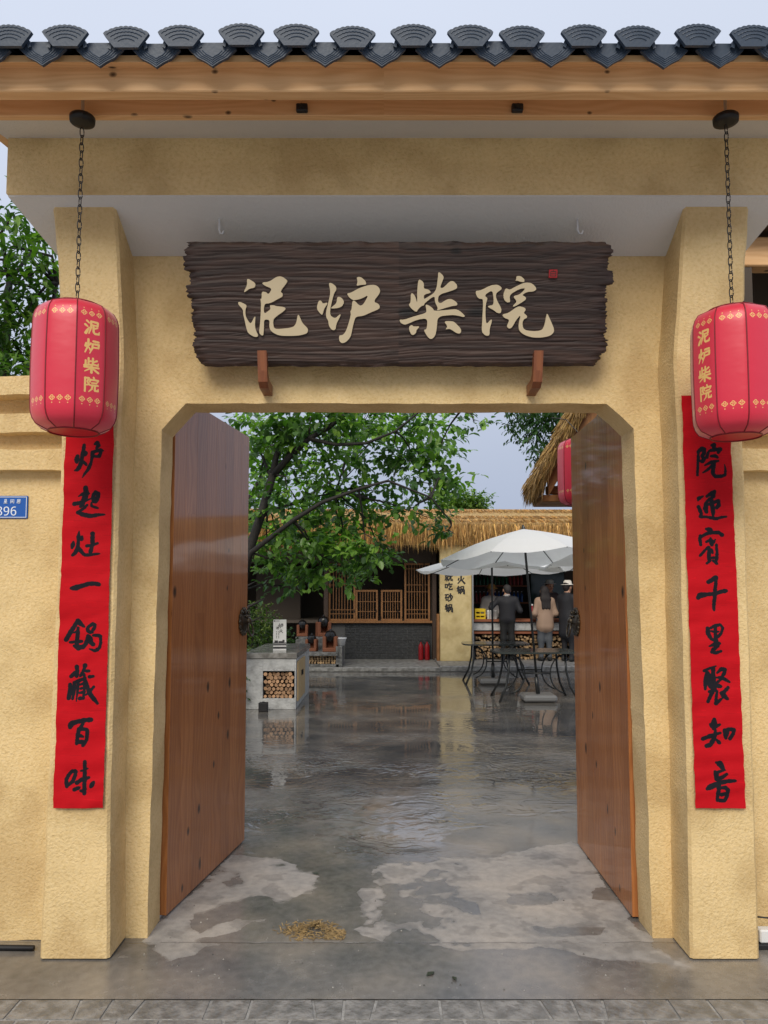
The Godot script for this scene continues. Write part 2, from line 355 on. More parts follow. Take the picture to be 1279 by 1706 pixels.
const CROWN_YARD := [[-179,385,-1057,35,35,110],[-138,393,-1031,38,27,110],[-171,358,-1089,32,32,70],[-107,399,-1041,39,27,110],[-64,395,-1023,42,23,110],[-86,366,-1090,45,32,110],[-38,414,-1194,45,36,120],[0,428,-1170,44,26,110],[-37,361,-1163,43,26,80],[13,364,-1054,35,31,110],[53,407,-1117,42,29,120],[42,354,-1065,32,28,90],[75,362,-1045,31,31,100],[85,323,-1031,27,17,60],[63,318,-1053,35,23,80],[142,429,-1195,36,13,40],[19,335,-1176,35,22,60],[-27,316,-1171,44,22,60],[-192,307,-1170,35,39,90],[-131,292,-1049,35,31,80],[-92,320,-1072,40,28,80],[-71,294,-1135,38,25,80],[-117,268,-1156,43,26,90],[-37,285,-1181,40,25,80],[9,290,-1186,35,20,50],[41,277,-1027,27,14,36],[73,271,-1131,21,19,34],[94,252,-1144,30,7,22],[-156,248,-1111,37,29,110],[-98,226,-1046,39,23,120],[-60,247,-1105,41,25,120],[-24,221,-1028,31,21,100],[0,216,-1197,22,22,60],[-175,207,-1183,40,22,60],[-121,195,-1120,46,18,90],[-74,199,-1070,40,18,80],[-46,188,-1192,36,12,40],[-140,173,-1124,34,12,30]]
const CROWN_BEHIND := [[-256,497,-1476,35,35,120],[-260,425,-1472,29,46,120],[-247,350,-1431,28,45,110],[-239,293,-1420,28,33,90],[-216,443,-1442,45,56,120],[-190,371,-1422,44,55,120],[-153,411,-1389,54,54,110],[-132,336,-1407,66,44,120],[-91,297,-1468,69,34,120],[-172,278,-1375,54,43,110],[-32,485,-1376,64,21,90],[-68,467,-1445,56,28,70],[1,458,-1404,55,22,60],[46,499,-1434,67,20,70],[-112,486,-1427,56,33,90]]
const CROWN_LEFT := [[-273,439,-546,13,13,80],[-282,449,-605,17,12,90],[-265,411,-533,17,12,110],[-248,406,-552,13,11,80],[-260,384,-533,17,10,120],[-307,419,-572,18,22,120],[-289,365,-540,21,21,160],[-262,368,-547,17,13,150],[-258,390,-582,11,14,90],[-268,344,-544,19,13,200],[-256,342,-565,18,13,170],[-318,347,-596,23,19,150],[-254,317,-524,20,10,190],[-227,311,-521,14,12,100],[-306,425,-536,17,21,100],[-330,362,-584,18,27,130]]
const CROWN_RIGHT := [[387,664,-2218,31,38,90],[419,633,-2158,37,59,160],[465,654,-2173,42,68,200],[441,562,-2148,25,37,80],[512,632,-2193,43,77,200],[506,677,-2127,100,50,260],[425,703,-2232,70,35,150],[627,674,-2263,88,88,220],[614,786,-2273,106,71,220],[471,776,-2238,87,70,200]]
const CROWN_BUSH := [[202,446,-2437,38,34,240],[242,448,-2361,41,29,240],[282,443,-2383,33,26,200],[307,432,-2437,27,19,120],[172,429,-2422,26,19,100],[236,425,-2393,56,19,160]]

func _ready() -> void:
	rng.seed = 20240611
	# ---- camera: a little above eye height, tilted up 4 degrees, lens shifted up slightly
	var cam := Camera3D.new()
	cam.name = "camera"
	cam.projection = Camera3D.PROJECTION_FRUSTUM
	cam.near = 0.05
	cam.far = 400.0
	cam.size = 2.0 * 0.05 * 853.0 / 1281.0
	cam.frustum_offset = Vector2(0.0, 0.05 * 42.4 / 1281.0)
	cam.position = Vector3(0, 1.65, 0)
	cam.rotation_degrees.x = 4.0
	add_child(cam)
	# ---- sky: even rain cloud
	var sky_mat := ProceduralSkyMaterial.new()
	sky_mat.sky_top_color = Color(0.735, 0.765, 0.825)
	sky_mat.sky_horizon_color = Color(0.54, 0.58, 0.66)
	sky_mat.sky_curve = 0.25
	sky_mat.ground_horizon_color = Color(0.42, 0.41, 0.40)
	sky_mat.ground_bottom_color = Color(0.30, 0.29, 0.28)
	var clouds := noise(5, 0.008, 4)
	sky_mat.sky_cover = ntex(clouds, 512, [[0.0, Color(0, 0, 0, 0)], [0.45, Color(0.2, 0.21, 0.24, 0.2)], [1.0, Color(0.34, 0.35, 0.38, 0.38)]])
	var env := Environment.new()
	env.background_mode = Environment.BG_SKY
	env.sky = Sky.new()
	env.sky.sky_material = sky_mat
	env.background_energy_multiplier = 0.87
	env.tonemap_mode = Environment.TONE_MAPPER_LINEAR
	env.tonemap_exposure = 1.62
	env.sdfgi_enabled = true
	env.ssao_enabled = true
	env.ssil_enabled = true
	var we := WorldEnvironment.new()
	we.name = "environment"
	we.environment = env
	add_child(we)
	# ---- the sun behind thin cloud: high, from behind the camera and a little to its left
	var sun := DirectionalLight3D.new()
	sun.name = "sun"
	sun.light_energy = 0.48
	sun.light_angular_distance = 32.0
	sun.light_color = Color(1.0, 0.97, 0.92)
	sun.shadow_enabled = true
	sun.rotation_degrees = Vector3(-40, -14, 0)
	add_child(sun)

	make_materials()
	print("materials")
	make_ground()
	print("ground")
	make_gateway()
	make_side_walls()
	make_board()
	make_banners()
	make_lanterns()
	make_small_front_things()
	print("gate")
	make_far_building()
	make_kiosk()
	make_hut()
	make_yard_things()
	print("yard")
	make_trees()
	print("trees")
	make_people()
	print("people")

func trowelled() -> FastNoiseLite: # ridged, warped: hand-trowelled render with fine sand in it
	var n := noise(11, 0.05, 6)
	n.fractal_gain = 0.62
	n.domain_warp_enabled = true
	n.domain_warp_amplitude = 22.0
	n.domain_warp_frequency = 0.012
	return n

func make_materials() -> void:
	var rough_t := ntex(trowelled(), 1024)
	var plaster := mat("plaster", lin(0.95, 0.95, 0.95), 0.88)
	plaster.albedo_texture = ntex(noise(12, 0.035, 6), 1024, [[0.1, lin(0.70, 0.505, 0.235)], [0.3, lin(0.79, 0.58, 0.285)], [0.5, lin(0.815, 0.605, 0.305)], [0.8, lin(0.84, 0.635, 0.335)]])
	plaster.heightmap_enabled = true
	plaster.heightmap_texture = rough_t
	plaster.heightmap_scale = 0.36
	triplanar(plaster, Vector3(1.1, 1.1, 1.1))
	patches(plaster, ntex(noise(13, 0.01, 4), 512, [[0.25, Color(0.90, 0.885, 0.86)], [0.5, Color(0.97, 0.97, 0.965)], [0.75, Color(1, 1, 1)]]), 0.37)
	var soff := mat("white_paint", lin(0.66, 0.645, 0.62), 0.8)
	soff.heightmap_enabled = true
	soff.heightmap_texture = rough_t
	soff.heightmap_scale = 0.25
	triplanar(soff, Vector3(1, 1, 1))
	# woods
	for k in 3:
		var door := mat("door_wood_%d" % k, lin([0.94, 1.0, 0.86][k], [0.92, 1.0, 0.84][k], [0.9, 1.0, 0.84][k]), 0.42)
		if k == 0: M["door_tex"] = wood_image(320, 1000, 31, lin(0.48, 0.195, 0.066), lin(0.29, 0.102, 0.032), 9)
		door.albedo_texture = M["door_tex"]
		door.metallic_specular = 0.25
		door.clearcoat_enabled = true
		door.clearcoat = 0.6
		door.clearcoat_roughness = 0.07
		triplanar(door, Vector3(1.1, 0.38, 1.1), true, Vector3(k * 0.37, k * 0.21, k * 0.53))
	var beam := mat("pine_beam", Color.WHITE, 0.6)
	beam.albedo_texture = wood_image(200, 1000, 47, lin(0.84, 0.53, 0.27), lin(0.66, 0.36, 0.15), 12, true, 0.9)
	triplanar(beam, Vector3(0.34, 2.6, 2.6))
	var board := mat("dark_board", Color.WHITE, 0.62)
	board.albedo_texture = wood_image(160, 700, 53, lin(0.070, 0.038, 0.028), lin(0.014, 0.008, 0.007), 3, true)
	board.heightmap_enabled = true
	board.heightmap_texture = board.albedo_texture
	board.heightmap_scale = 0.15
	triplanar(board, Vector3(0.33, 1.7, 1.7), false)
	var edge := mat("board_edge", Color.WHITE, 0.6)
	edge.albedo_texture = wood_image(160, 400, 59, lin(0.11, 0.055, 0.034), lin(0.035, 0.017, 0.013), 3, true)
	triplanar(edge, Vector3(0.7, 3.0, 3.0), false)
	var peg := mat("peg_wood", Color.WHITE, 0.4)
	peg.albedo_texture = wood_image(120, 240, 61, lin(0.30, 0.105, 0.04), lin(0.15, 0.045, 0.02), 1)
	triplanar(peg, Vector3(4, 2, 4), false)
	var brown := mat("lattice_wood", Color.WHITE, 0.6)
	brown.albedo_texture = wood_image(120, 300, 67, lin(0.36, 0.17, 0.06), lin(0.2, 0.085, 0.03), 3)
	triplanar(brown, Vector3(2, 0.8, 2))
	var lr := mat("lantern_red", lin(0.60, 0.012, 0.034), 0.4)
	lr.backlight_enabled = true
	lr.backlight = Color(0.35, 0.3, 0.3)
	mat("lantern_rib", lin(0.20, 0.006, 0.012), 0.5)
	mat("dark_leaf", lin(0.03, 0.04, 0.018), 0.5)
	mat("cream_letter", lin(0.66, 0.55, 0.36), 0.55)
	var tile := mat("roof_tile", lin(0.034, 0.054, 0.088), 0.5)
	tile.heightmap_enabled = true
	tile.heightmap_texture = ntex(noise(71, 0.06, 3), 256)
	tile.heightmap_scale = 0.05
	triplanar(tile, Vector3(3, 3, 3))
	mat("iron", lin(0.018, 0.018, 0.02), 0.45, 0.4)
	mat("bronze", lin(0.085, 0.07, 0.05), 0.38, 0.85)
	mat("steel", lin(0.45, 0.46, 0.47), 0.35, 0.8)
	mat("black", lin(0.012, 0.012, 0.014), 0.6)
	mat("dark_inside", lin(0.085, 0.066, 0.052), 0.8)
	mat("white_plastic", lin(0.72, 0.73, 0.74), 0.45)
	mat("paper_white", lin(0.78, 0.78, 0.77), 0.6)
	mat("ink", lin(0.012, 0.012, 0.015), 0.5)
	mat("seal_red", lin(0.36, 0.015, 0.02), 0.5)
	mat("plate_blue", lin(0.012, 0.10, 0.42), 0.3)
	mat("plate_white", lin(0.75, 0.82, 0.9), 0.35)
	var con := mat("wet_concrete", Color.WHITE, 0.5)
	con.albedo_texture = ntex(noise(83, 0.015, 5), 512, [[0.25, lin(0.17, 0.165, 0.155)], [0.75, lin(0.34, 0.335, 0.32)]])
	con.heightmap_enabled = true
	con.heightmap_texture = ntex(noise(84, 0.05, 4), 512)
	con.heightmap_scale = 0.5
	triplanar(con, Vector3(0.9, 0.9, 0.9))
	var pale := con.duplicate()
	pale.albedo_texture = ntex(noise(85, 0.012, 5), 512, [[0.2, lin(0.34, 0.345, 0.345)], [0.45, lin(0.44, 0.45, 0.45)], [0.8, lin(0.52, 0.53, 0.53)]])
	M["pale_concrete"] = pale
	var pav := con.duplicate()
	pav.albedo_texture = ntex(noise(86, 0.02, 5), 512, [[0.25, lin(0.15, 0.145, 0.135)], [0.75, lin(0.27, 0.26, 0.245)]])
	pav.roughness = 0.36
	M["paver"] = pav
	var street := con.duplicate()
	street.albedo_texture = ntex(noise(96, 0.015, 5), 512, [[0.25, lin(0.24, 0.235, 0.225)], [0.75, lin(0.36, 0.355, 0.34)]])
	street.roughness = 0.4
	M["street"] = street
	var earth := mat("earth", Color.WHITE, 0.7)
	earth.albedo_texture = ntex(noise(87, 0.02, 5), 512, [[0.25, lin(0.07, 0.062, 0.052)], [0.75, lin(0.15, 0.14, 0.125)]])
	triplanar(earth, Vector3(0.5, 0.5, 0.5))
	var straw := mat("straw", Color.WHITE, 0.85)
	straw.vertex_color_use_as_albedo = true
	var thatch := mat("thatch_bed", Color.WHITE, 0.95)
	thatch.albedo_texture = ntex(noise(91, 0.03, 5), 512, [[0.25, lin(0.56, 0.36, 0.14)], [0.75, lin(0.80, 0.55, 0.24)]])
	thatch.heightmap_enabled = true
	thatch.heightmap_texture = ntex(noise(92, 0.06, 4), 512)
	thatch.heightmap_scale = 4.0
	triplanar(thatch, Vector3(2.2, 0.35, 0.35))
	var gb := mat("grey_brick", lin(0.055, 0.058, 0.062), 0.7)
	gb.albedo_texture = ntex(noise(93, 0.03, 4), 256, [[0.25, Color(0.75, 0.75, 0.75)], [0.75, Color(1, 1, 1)]])
	triplanar(gb, Vector3(1.5, 1.5, 1.5))
	mat("mortar", lin(0.11, 0.11, 0.11), 0.9)
	var leaf := mat("leaf", Color.WHITE, 0.36)
	leaf.vertex_color_use_as_albedo = true
	leaf.backlight_enabled = true
	leaf.backlight = Color(0.8, 0.95, 0.5)
	var bark := mat("bark", Color.WHITE, 0.75)
	bark.albedo_texture = ntex(noise(95, 0.04, 4), 256, [[0.25, lin(0.009, 0.0075, 0.0065)], [0.75, lin(0.028, 0.024, 0.02)]])
	bark.heightmap_enabled = true
	bark.heightmap_texture = bark.albedo_texture
	bark.heightmap_scale = 1.0
	triplanar(bark, Vector3(6, 2, 6))
	var cloth := mat("canvas_white", lin(0.87, 0.87, 0.86), 0.8)
	cloth.backlight_enabled = true
	cloth.backlight = Color(0.78, 0.78, 0.76)
	mat("dark_wood", lin(0.06, 0.036, 0.025), 0.6)
	mat("dark_metal", lin(0.028, 0.03, 0.03), 0.35, 0.3)
	mat("table_top", lin(0.05, 0.06, 0.058), 0.16)
	mat("umbrella_base", lin(0.20, 0.20, 0.20), 0.4)
	mat("fridge", lin(0.03, 0.06, 0.055), 0.15)
	mat("bottle_green", lin(0.012, 0.10, 0.045), 0.2)
	mat("bottle_red", lin(0.30, 0.035, 0.03), 0.3)
	mat("bottle_blue", lin(0.02, 0.075, 0.26), 0.25)
	mat("ink_grey", lin(0.05, 0.05, 0.055), 0.6)
	var ky := plaster.duplicate()
	ky.albedo_texture = ntex(noise(14, 0.012, 4), 512, [[0.2, lin(0.66, 0.515, 0.25)], [0.8, lin(0.72, 0.575, 0.30)]])
	M["kiosk_yellow"] = ky
	var gs := con.duplicate()
	gs.albedo_texture = ntex(noise(89, 0.02, 5), 512, [[0.25, lin(0.10, 0.10, 0.098)], [0.75, lin(0.22, 0.22, 0.215)]])
	M["grey_stone"] = gs
	var wt := con.duplicate()
	wt.roughness = 0.12
	wt.heightmap_scale = 0.1
	M["wet_top"] = wt
	mat("log_bark", lin(0.075, 0.042, 0.026), 0.9)
	var le := mat("log_end", Color.WHITE, 0.85)
	le.vertex_color_use_as_albedo = true
	mat("clay_orange", lin(0.22, 0.075, 0.034), 0.7)
	mat("pot_black", lin(0.012, 0.011, 0.011), 0.22)
	mat("cabinet_wood", lin(0.52, 0.37, 0.19), 0.55)
	mat("extinguisher_red", lin(0.27, 0.010, 0.014), 0.3)
	mat("plank_red", lin(0.26, 0.085, 0.04), 0.55)
	mat("crate_yellow", lin(0.75, 0.53, 0.02), 0.45)
	var flesh := mat("figure", Color.WHITE, 0.75)
	flesh.vertex_color_use_as_albedo = true

# ------------------------------------------------------------------ ground
func near_dry(x: float, d: float) -> bool:
	var q := Vector2(x * 100.0, d * 100.0)
	if Geometry2D.is_point_in_polygon(q, M["dry_l"]): return true
	if not Geometry2D.is_point_in_polygon(q, M["dry_r"]): return false
	for w in M["wets"]:
		if Geometry2D.is_point_in_polygon(q, w): return false
	return true

func ground_sheet(called: String, x0: float, x1: float, d0: float, d1: float, n: int) -> void:
	var near := d0 < 5.0
	var col := Image.create(n, n, false, Image.FORMAT_RGB8)
	var rgh := Image.create(n, n, false, Image.FORMAT_L8)
	var hgt := Image.create(n, n, false, Image.FORMAT_RF)
	var n_edge := noise(201, 3.2, 4)
	var n_film := noise(202, 0.55, 4)
	var n_stain := noise(203, 1.7, 4)
	var n_fine := noise(204, 16.0, 3)
	var n_rip := noise(205, 2.6, 3)
	var soft := Image.create(n, n, false, Image.FORMAT_L8)
	if near: # which parts have dried off, with a damp margin
		for j in int(n * 0.5):
			var d: float = lerpf(d0, d1, (j + 0.5) / n)
			for i in n:
				var x := lerpf(x0, x1, (i + 0.5) / n)
				var e := n_edge.get_noise_2d(x, d)
				if near_dry(x + e * 0.10, d + n_stain.get_noise_2d(x, d) * 0.10): soft.set_pixel(i, j, Color.WHITE)
		var blur: Image = soft.duplicate()
		blur.resize(n / 24, n / 24, Image.INTERPOLATE_BILINEAR)
		blur.resize(n, n, Image.INTERPOLATE_CUBIC)
		M["soft_mask"] = blur
	for j in n:
		var d: float = lerpf(d0, d1, (j + 0.5) / n)
		for i in n:
			var x := lerpf(x0, x1, (i + 0.5) / n)
			var e := n_edge.get_noise_2d(x, d)
			var film := n_film.get_noise_2d(x * 0.8, d) # standing water against a thin film
			var stain := n_stain.get_noise_2d(x, d)
			var fine := n_fine.get_noise_2d(x, d)
			var wet := clampf(0.80 + film * 0.8 + e * 0.15, 0.0, 1.0)
			if d < 5.0: wet = clampf(wet * (0.45 + (d - 3.7) * 0.42), 0.0, 1.0)
			var a := lerpf(0.25, 0.135, wet) * (1.0 + stain * 0.5 + fine * 0.22)
			var warm := 0.07 + stain * 0.09
			var r := lerpf(0.34, 0.03, wet) + fine * 0.05 * (1.0 - wet)
			var h := 0.5 + fine * 0.06 * (1.0 - wet)
			if d > 4.7:
				var bend := film * 0.9 + stain * 0.25
				var rip := n_rip.get_noise_2d(x * 0.40 + bend, d * 2.1 + bend * 2.2)
				var rip2 := n_rip.get_noise_2d(x * 1.5 + 30.0 + bend, d * 4.6 + e * 0.5)
				var swell := 0.18 + 1.25 * smoothstep(-0.22, 0.25, n_film.get_noise_2d(x * 1.3 + 60.0, d * 1.3))
				h += (rip * 1.15 + rip2 * 0.42) * swell * smoothstep(4.7, 5.3, d) * lerpf(1.0, 0.3, smoothstep(6.8, 9.5, d))
				# pale concrete under shallow water, lightened further to stand in for sky sheen
				var pale_sheen := smoothstep(1.0, 0.8, Vector2((x - 0.95) / 1.5, (d - 5.75) / 0.95).length() + e * 0.35)
				a = lerpf(a, 0.27 * (1.0 + stain * 0.3), pale_sheen * 0.7)
			if near and d < 5.7:
				var dry := smoothstep(0.22, 0.70, 0.42 * soft.get_pixel(i, j).r + 0.58 * M["soft_mask"].get_pixel(i, j).r + fine * 0.10 + stain * 0.08)
				if x < 0.5: dry *= smoothstep(-0.12, 0.10, e + stain * 0.8 + 0.45 * smoothstep(0.0, 0.5, absf(x - 0.05)))
				var ad := 0.37 * (1.0 + stain * 0.34 + fine * 0.2)
				if e > 0.25: ad *= lerpf(1.0, 0.78, smoothstep(0.25, 0.34, e))
				a = lerpf(a, ad, dry)
				warm = lerpf(warm, 0.06 + stain * 0.05, dry)
				r = lerpf(r, 0.62, dry)
				h = lerpf(h, 0.5 + fine * 0.16 + stain * 0.1, dry)
				if d < 3.745: a *= 0.9 # another pour of concrete outside the threshold joint
				if absf(d - 3.745 - e * 0.012) < 0.005 and stain + fine > -0.25:
					a *= 0.6
					h -= 0.25
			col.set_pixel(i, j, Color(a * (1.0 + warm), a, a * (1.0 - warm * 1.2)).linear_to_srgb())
			rgh.set_pixel(i, j, Color(r, r, r))
			hgt.set_pixel(i, j, Color(h, 0, 0))
	var m := mat(called, Color.WHITE, 1.0)
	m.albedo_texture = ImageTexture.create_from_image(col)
	m.roughness_texture = ImageTexture.create_from_image(rgh)
	m.roughness_texture_channel = BaseMaterial3D.TEXTURE_CHANNEL_RED
	m.heightmap_enabled = true
	m.heightmap_texture = ImageTexture.create_from_image(hgt)
	m.heightmap_scale = 0.35
	m.metallic_specular = 0.65
	patches(m, M["speckle"], 1.9)
	var b := MB.new()
	b.quad_uv(P(x0, 0, d1), P(x1, 0, d1), P(x1, 0, d0), P(x0, 0, d0), Vector2(0, 1), Vector2(1, 1), Vector2(1, 0), Vector2(0, 0))
	structure(called, b, m)

func make_ground() -> void:
	M["dry_l"] = flat(DRY_LEFT)
	M["dry_r"] = flat(DRY_RIGHT)
	M["wets"] = [flat(WET_A), flat(WET_B), flat(WET_C), flat(WET_D), flat(WET_E)]
	M["speckle"] = ntex(noise(88, 0.11, 4), 1024, [[0.2, Color(0.74, 0.73, 0.72)], [0.5, Color(0.97, 0.97, 0.97)], [0.8, Color(1, 1, 1)]])
	var b := MB.new()
	b.quad(P(-150, -0.012, 250), P(150, -0.012, 250), P(150, -0.012, -50), P(-150, -0.012, -50))
	structure("ground", b, M.earth)
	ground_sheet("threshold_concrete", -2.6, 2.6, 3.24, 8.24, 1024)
	ground_sheet("yard_floor", -9.0, 9.0, 8.24, 26.24, 1000)
	# pavement of interlocking blocks outside
	var pave := structure("pavement", slab_mesh(-60.0, 60.0, -40.0, 3.239, -0.004), M.street)
	var d := 3.238
	for row in 9:
		var x := -2.4 + (0.06 if row % 2 else 0.0)
		var k := 0
		var len_d := 0.15
		while x < 2.4:
			var w: float = [0.25, 0.13, 0.13, 0.26, 0.16][(k + row * 2) % 5] * rng.randf_range(0.97, 1.03)
			var s0: float = [0.0, 0.022, 0.0, -0.02, 0.0][(k + row * 2) % 5]
			var s1: float = [0.022, 0.0, -0.02, 0.0, 0.0][(k + row * 2) % 5]
			var g := 0.0028
			var y0 := -0.012
			var y1 := rng.randf_range(-0.001, 0.0015)
			var dn := d - len_d + 0.005
			var mb := MB.new()
			var c := 0.004
			mb.hexa([P(x + g + c, y1, d - c), P(x + w - g - c, y1, d - c), P(x + w + s1 - g - c, y1, dn + c), P(x + s0 + g + c, y1, dn + c),
				P(x + g, y0, d), P(x + w - g, y0, d), P(x + w + s1 - g, y0, dn), P(x + s0 + g, y0, dn)])
			part(pave, "paving_block", mb, M.paver)
			x += w
			k += 1
		d -= len_d

func slab_mesh(x0: float, x1: float, d0: float, d1: float, y: float) -> MB:
	var b := MB.new()
	b.quad(P(x0, y, d1), P(x1, y, d1), P(x1, y, d0), P(x0, y, d0))
	return b

# ------------------------------------------------------------------ gateway
func rows_at(rows: Array, y: float) -> Array: # rows: [y, a, b] rising in y
	for i in rows.size() - 1:
		if y <= rows[i + 1][0]:
			var t: float = (y - rows[i][0]) / (rows[i + 1][0] - rows[i][0])
			return [lerpf(rows[i][1], rows[i + 1][1], t), lerpf(rows[i][2], rows[i + 1][2], t)]
	return [rows[-1][1], rows[-1][2]]

func pillar_mesh(rows: Array, df: float, db: float, sd: int) -> MB:
	var b := MB.new()
	var n := noise(sd, 4.0, 3)
	var rings := []
	var y := 0.007
	while y <= 3.6:
		var e := rows_at(rows, y)
		var j := func(k): return n.get_noise_2d(y, k * 9.0) * 0.0045
		var c := 0.012
		var x0: float = e[0] + j.call(0)
		var x1: float = e[1] + j.call(1)
		var f: float = df + j.call(2) * 0.6
		rings.append([P(x0, y, db), P(x0, y, f + c), P(x0 + c, y, f), P(x1 - c, y, f), P(x1, y, f + c), P(x1, y, db)])
		y += 0.06
	for i in rings.size() - 1:
		for k in 5:
			b.quad(rings[i][k], rings[i + 1][k], rings[i + 1][k + 1], rings[i][k + 1])
	return b

const PILLAR_LEFT := [[0.0,-1.545,-1.23],[0.67,-1.535,-1.248],[1.6,-1.52,-1.24],[2.35,-1.515,-1.24],[2.75,-1.53,-1.235],[3.2,-1.557,-1.262],[3.6,-1.605,-1.295]]
const PILLAR_RIGHT := [[0.0,1.375,1.687],[0.67,1.383,1.688],[1.6,1.382,1.69],[2.35,1.383,1.688],[2.75,1.372,1.70],[3.2,1.413,1.727],[3.6,1.447,1.765]]

func roof_y(d: float) -> float: # bed of the tiles
	return 3.775 + (d - 2.90) * 0.27

func fan_poly(s: float) -> PackedVector2Array:
	var p := PackedVector2Array()
	p.append(Vector2(-0.046, 0.0)); p.append(Vector2(-0.082, 0.044))
	for i in 37:
		var t := i / 36.0
		var x := lerpf(-0.086, 0.086, t)
		var y := 0.05 + 0.024 * (1.0 - pow(absf(t * 2.0 - 1.0), 2.2)) + 0.0028 * absf(sin(t * PI * 9.0))
		p.append(Vector2(x, y))
	p.append(Vector2(0.082, 0.044)); p.append(Vector2(0.046, 0.0))
	var q := PackedVector2Array()
	for v in p: q.append(Vector2(v.x * s * 1.04, 0.004 + v.y * s * 1.08))
	q.reverse()
	return q

func drip_poly(s: float) -> PackedVector2Array:
	var p := PackedVector2Array([Vector2(-0.034, 0.0), Vector2(-0.078, -0.02), Vector2(-0.05, -0.048), Vector2(-0.022, -0.062), Vector2(0, -0.077), Vector2(0.022, -0.062), Vector2(0.05, -0.048), Vector2(0.078, -0.02), Vector2(0.034, 0.0)])
	var q := PackedVector2Array()
	for v in p: q.append(Vector2(v.x * s, -0.03 + (v.y + 0.03) * s))
	return q

func make_gateway() -> void:
	var g := thing("gateway", "ochre plastered gateway with two pillars, open wooden doors and dark tiled eave", "gate", P(0.075, 0, 3.79))
	var off := -g.position
	var wall := MB.new()
	var outline := PackedVector2Array([Vector2(-1.5, 0), Vector2(-1.5, 4.0), Vector2(1.65, 4.0), Vector2(1.65, 0), Vector2(1.28, 0), Vector2(1.245, 2.457), Vector2(1.113, 2.587), Vector2(-0.99, 2.587), Vector2(-1.107, 2.457), Vector2(-1.13, 0)])
	wall.prism(wobble(outline, 0.07, 0.0045, 3), Transform3D(Basis(), P(0, 0, 3.99)), 0.20)
	part(g, "wall", wall, M.plaster, off)
	part(g, "pillar", pillar_mesh(PILLAR_LEFT, 3.57, 3.86, 21), M.plaster, off)
	part(g, "pillar", pillar_mesh(PILLAR_RIGHT, 3.57, 3.86, 22), M.plaster, off)
	# beam over the pillars and the white underside that slopes back to the wall
	var bm := MB.new()
	bm.hexa([P(-1.79, 3.81, 3.52), P(1.94, 3.81, 3.52), P(1.94, 3.53, 3.52), P(-1.79, 3.53, 3.52), P(-1.66, 3.81, 3.79), P(1.82, 3.81, 3.79), P(1.82, 3.36, 3.79), P(-1.66, 3.36, 3.79)])
	part(g, "lintel_beam", bm, M.plaster, off)
	var so := MB.new()
	so.hexa([P(-1.783, 3.527, 3.527), P(1.933, 3.527, 3.527), P(1.933, 3.517, 3.527), P(-1.783, 3.517, 3.527), P(-1.652, 3.354, 3.788), P(1.812, 3.354, 3.788), P(1.812, 3.344, 3.788), P(-1.652, 3.344, 3.788)])
	part(g, "soffit", so, M.white_paint, off)
	var so2 := MB.new()
	so2.hexa([P(-1.80, 3.755, 3.287), P(1.95, 3.755, 3.287), P(1.95, 3.743, 3.287), P(-1.80, 3.743, 3.287), P(-1.80, 3.830, 3.56), P(1.95, 3.830, 3.56), P(1.95, 3.813, 3.56), P(-1.80, 3.813, 3.56)])
	part(g, "eave_board", so2, M.white_paint, off)
	# timber
	var fb := MB.new()
	fb.box(P(0.05, 3.738, 3.01), Vector3(3.94, 0.136, 0.06), 0.004)
	part(g, "front_timber", fb, M.pine_beam, off)
	var pb := MB.new()
	pb.box(P(0.05, 3.795, 3.267), Vector3(3.94, 0.112, 0.038), 0.004)
	part(g, "purlin", pb, M.pine_beam, off)
	for x in [-1.83, 1.98]:
		var rf := MB.new()
		rf.hexa([P(x - 0.03, 3.84, 3.0), P(x + 0.03, 3.84, 3.0), P(x + 0.03, 3.72, 3.0), P(x - 0.03, 3.72, 3.0), P(x - 0.03, 4.0, 3.79), P(x + 0.03, 4.0, 3.79), P(x + 0.03, 3.86, 3.79), P(x - 0.03, 3.86, 3.79)])
		part(g, "rafter", rf, M.pine_beam, off)
	var deck := MB.new()
	for s in [[2.92, 3.85, -1.93, 2.04], [4.78, 3.85, -1.5, 1.65]]:
		deck.hexa([P(s[2], roof_y(2.92) - 0.002, s[0]), P(s[3], roof_y(2.92) - 0.002, s[0]), P(s[3], roof_y(2.92) - 0.03, s[0]), P(s[2], roof_y(2.92) - 0.03, s[0]),
			P(s[2], roof_y(3.85) - 0.002, s[1]), P(s[3], roof_y(3.85) - 0.002, s[1]), P(s[3], roof_y(3.85) - 0.03, s[1]), P(s[2], roof_y(3.85) - 0.03, s[1])])
	part(g, "roof_deck", deck, M.pine_beam, off)
	# tiles: a column of overlapping half-round covers with a fan-shaped end, and troughs with a pointed drip
	var cover := MB.new()
	for k in 5:
		var d0 := 2.872 + k * 0.20
		var d1 := d0 + 0.23
		var r0 := 0.078
		var r1 := 0.070
		for a in 8:
			var t0 := PI * a / 8.0
			var t1 := PI * (a + 1) / 8.0
			var q := []
			for e in [[t0, d0, r0], [t0, d1, r1], [t1, d1, r1], [t1, d0, r0]]:
				q.append(P(cos(e[0]) * e[2], roof_y(e[1]) + 0.012 + sin(e[0]) * e[2] * 0.78, e[1]))
			cover.quad(q[0], q[1], q[2], q[3])
			cover.quad(P(cos(t0) * r0, roof_y(d0) + 0.012 + sin(t0) * r0 * 0.78, d0), P(cos(t1) * r0, roof_y(d0) + 0.012 + sin(t1) * r0 * 0.78, d0), P(cos(t1) * r0 * 0.85, roof_y(d0) + 0.006 + sin(t1) * r0 * 0.62, d0 + 0.001), P(cos(t0) * r0 * 0.85, roof_y(d0) + 0.006 + sin(t0) * r0 * 0.62, d0 + 0.001))
	var cover_m := cover.done()
	var fan := MB.new()
	var lean := Transform3D(Basis(Vector3.RIGHT, 0.10), P(0, roof_y(2.87) + 0.0, 2.872))
	fan.prism(fan_poly(1.0), lean, 0.016)
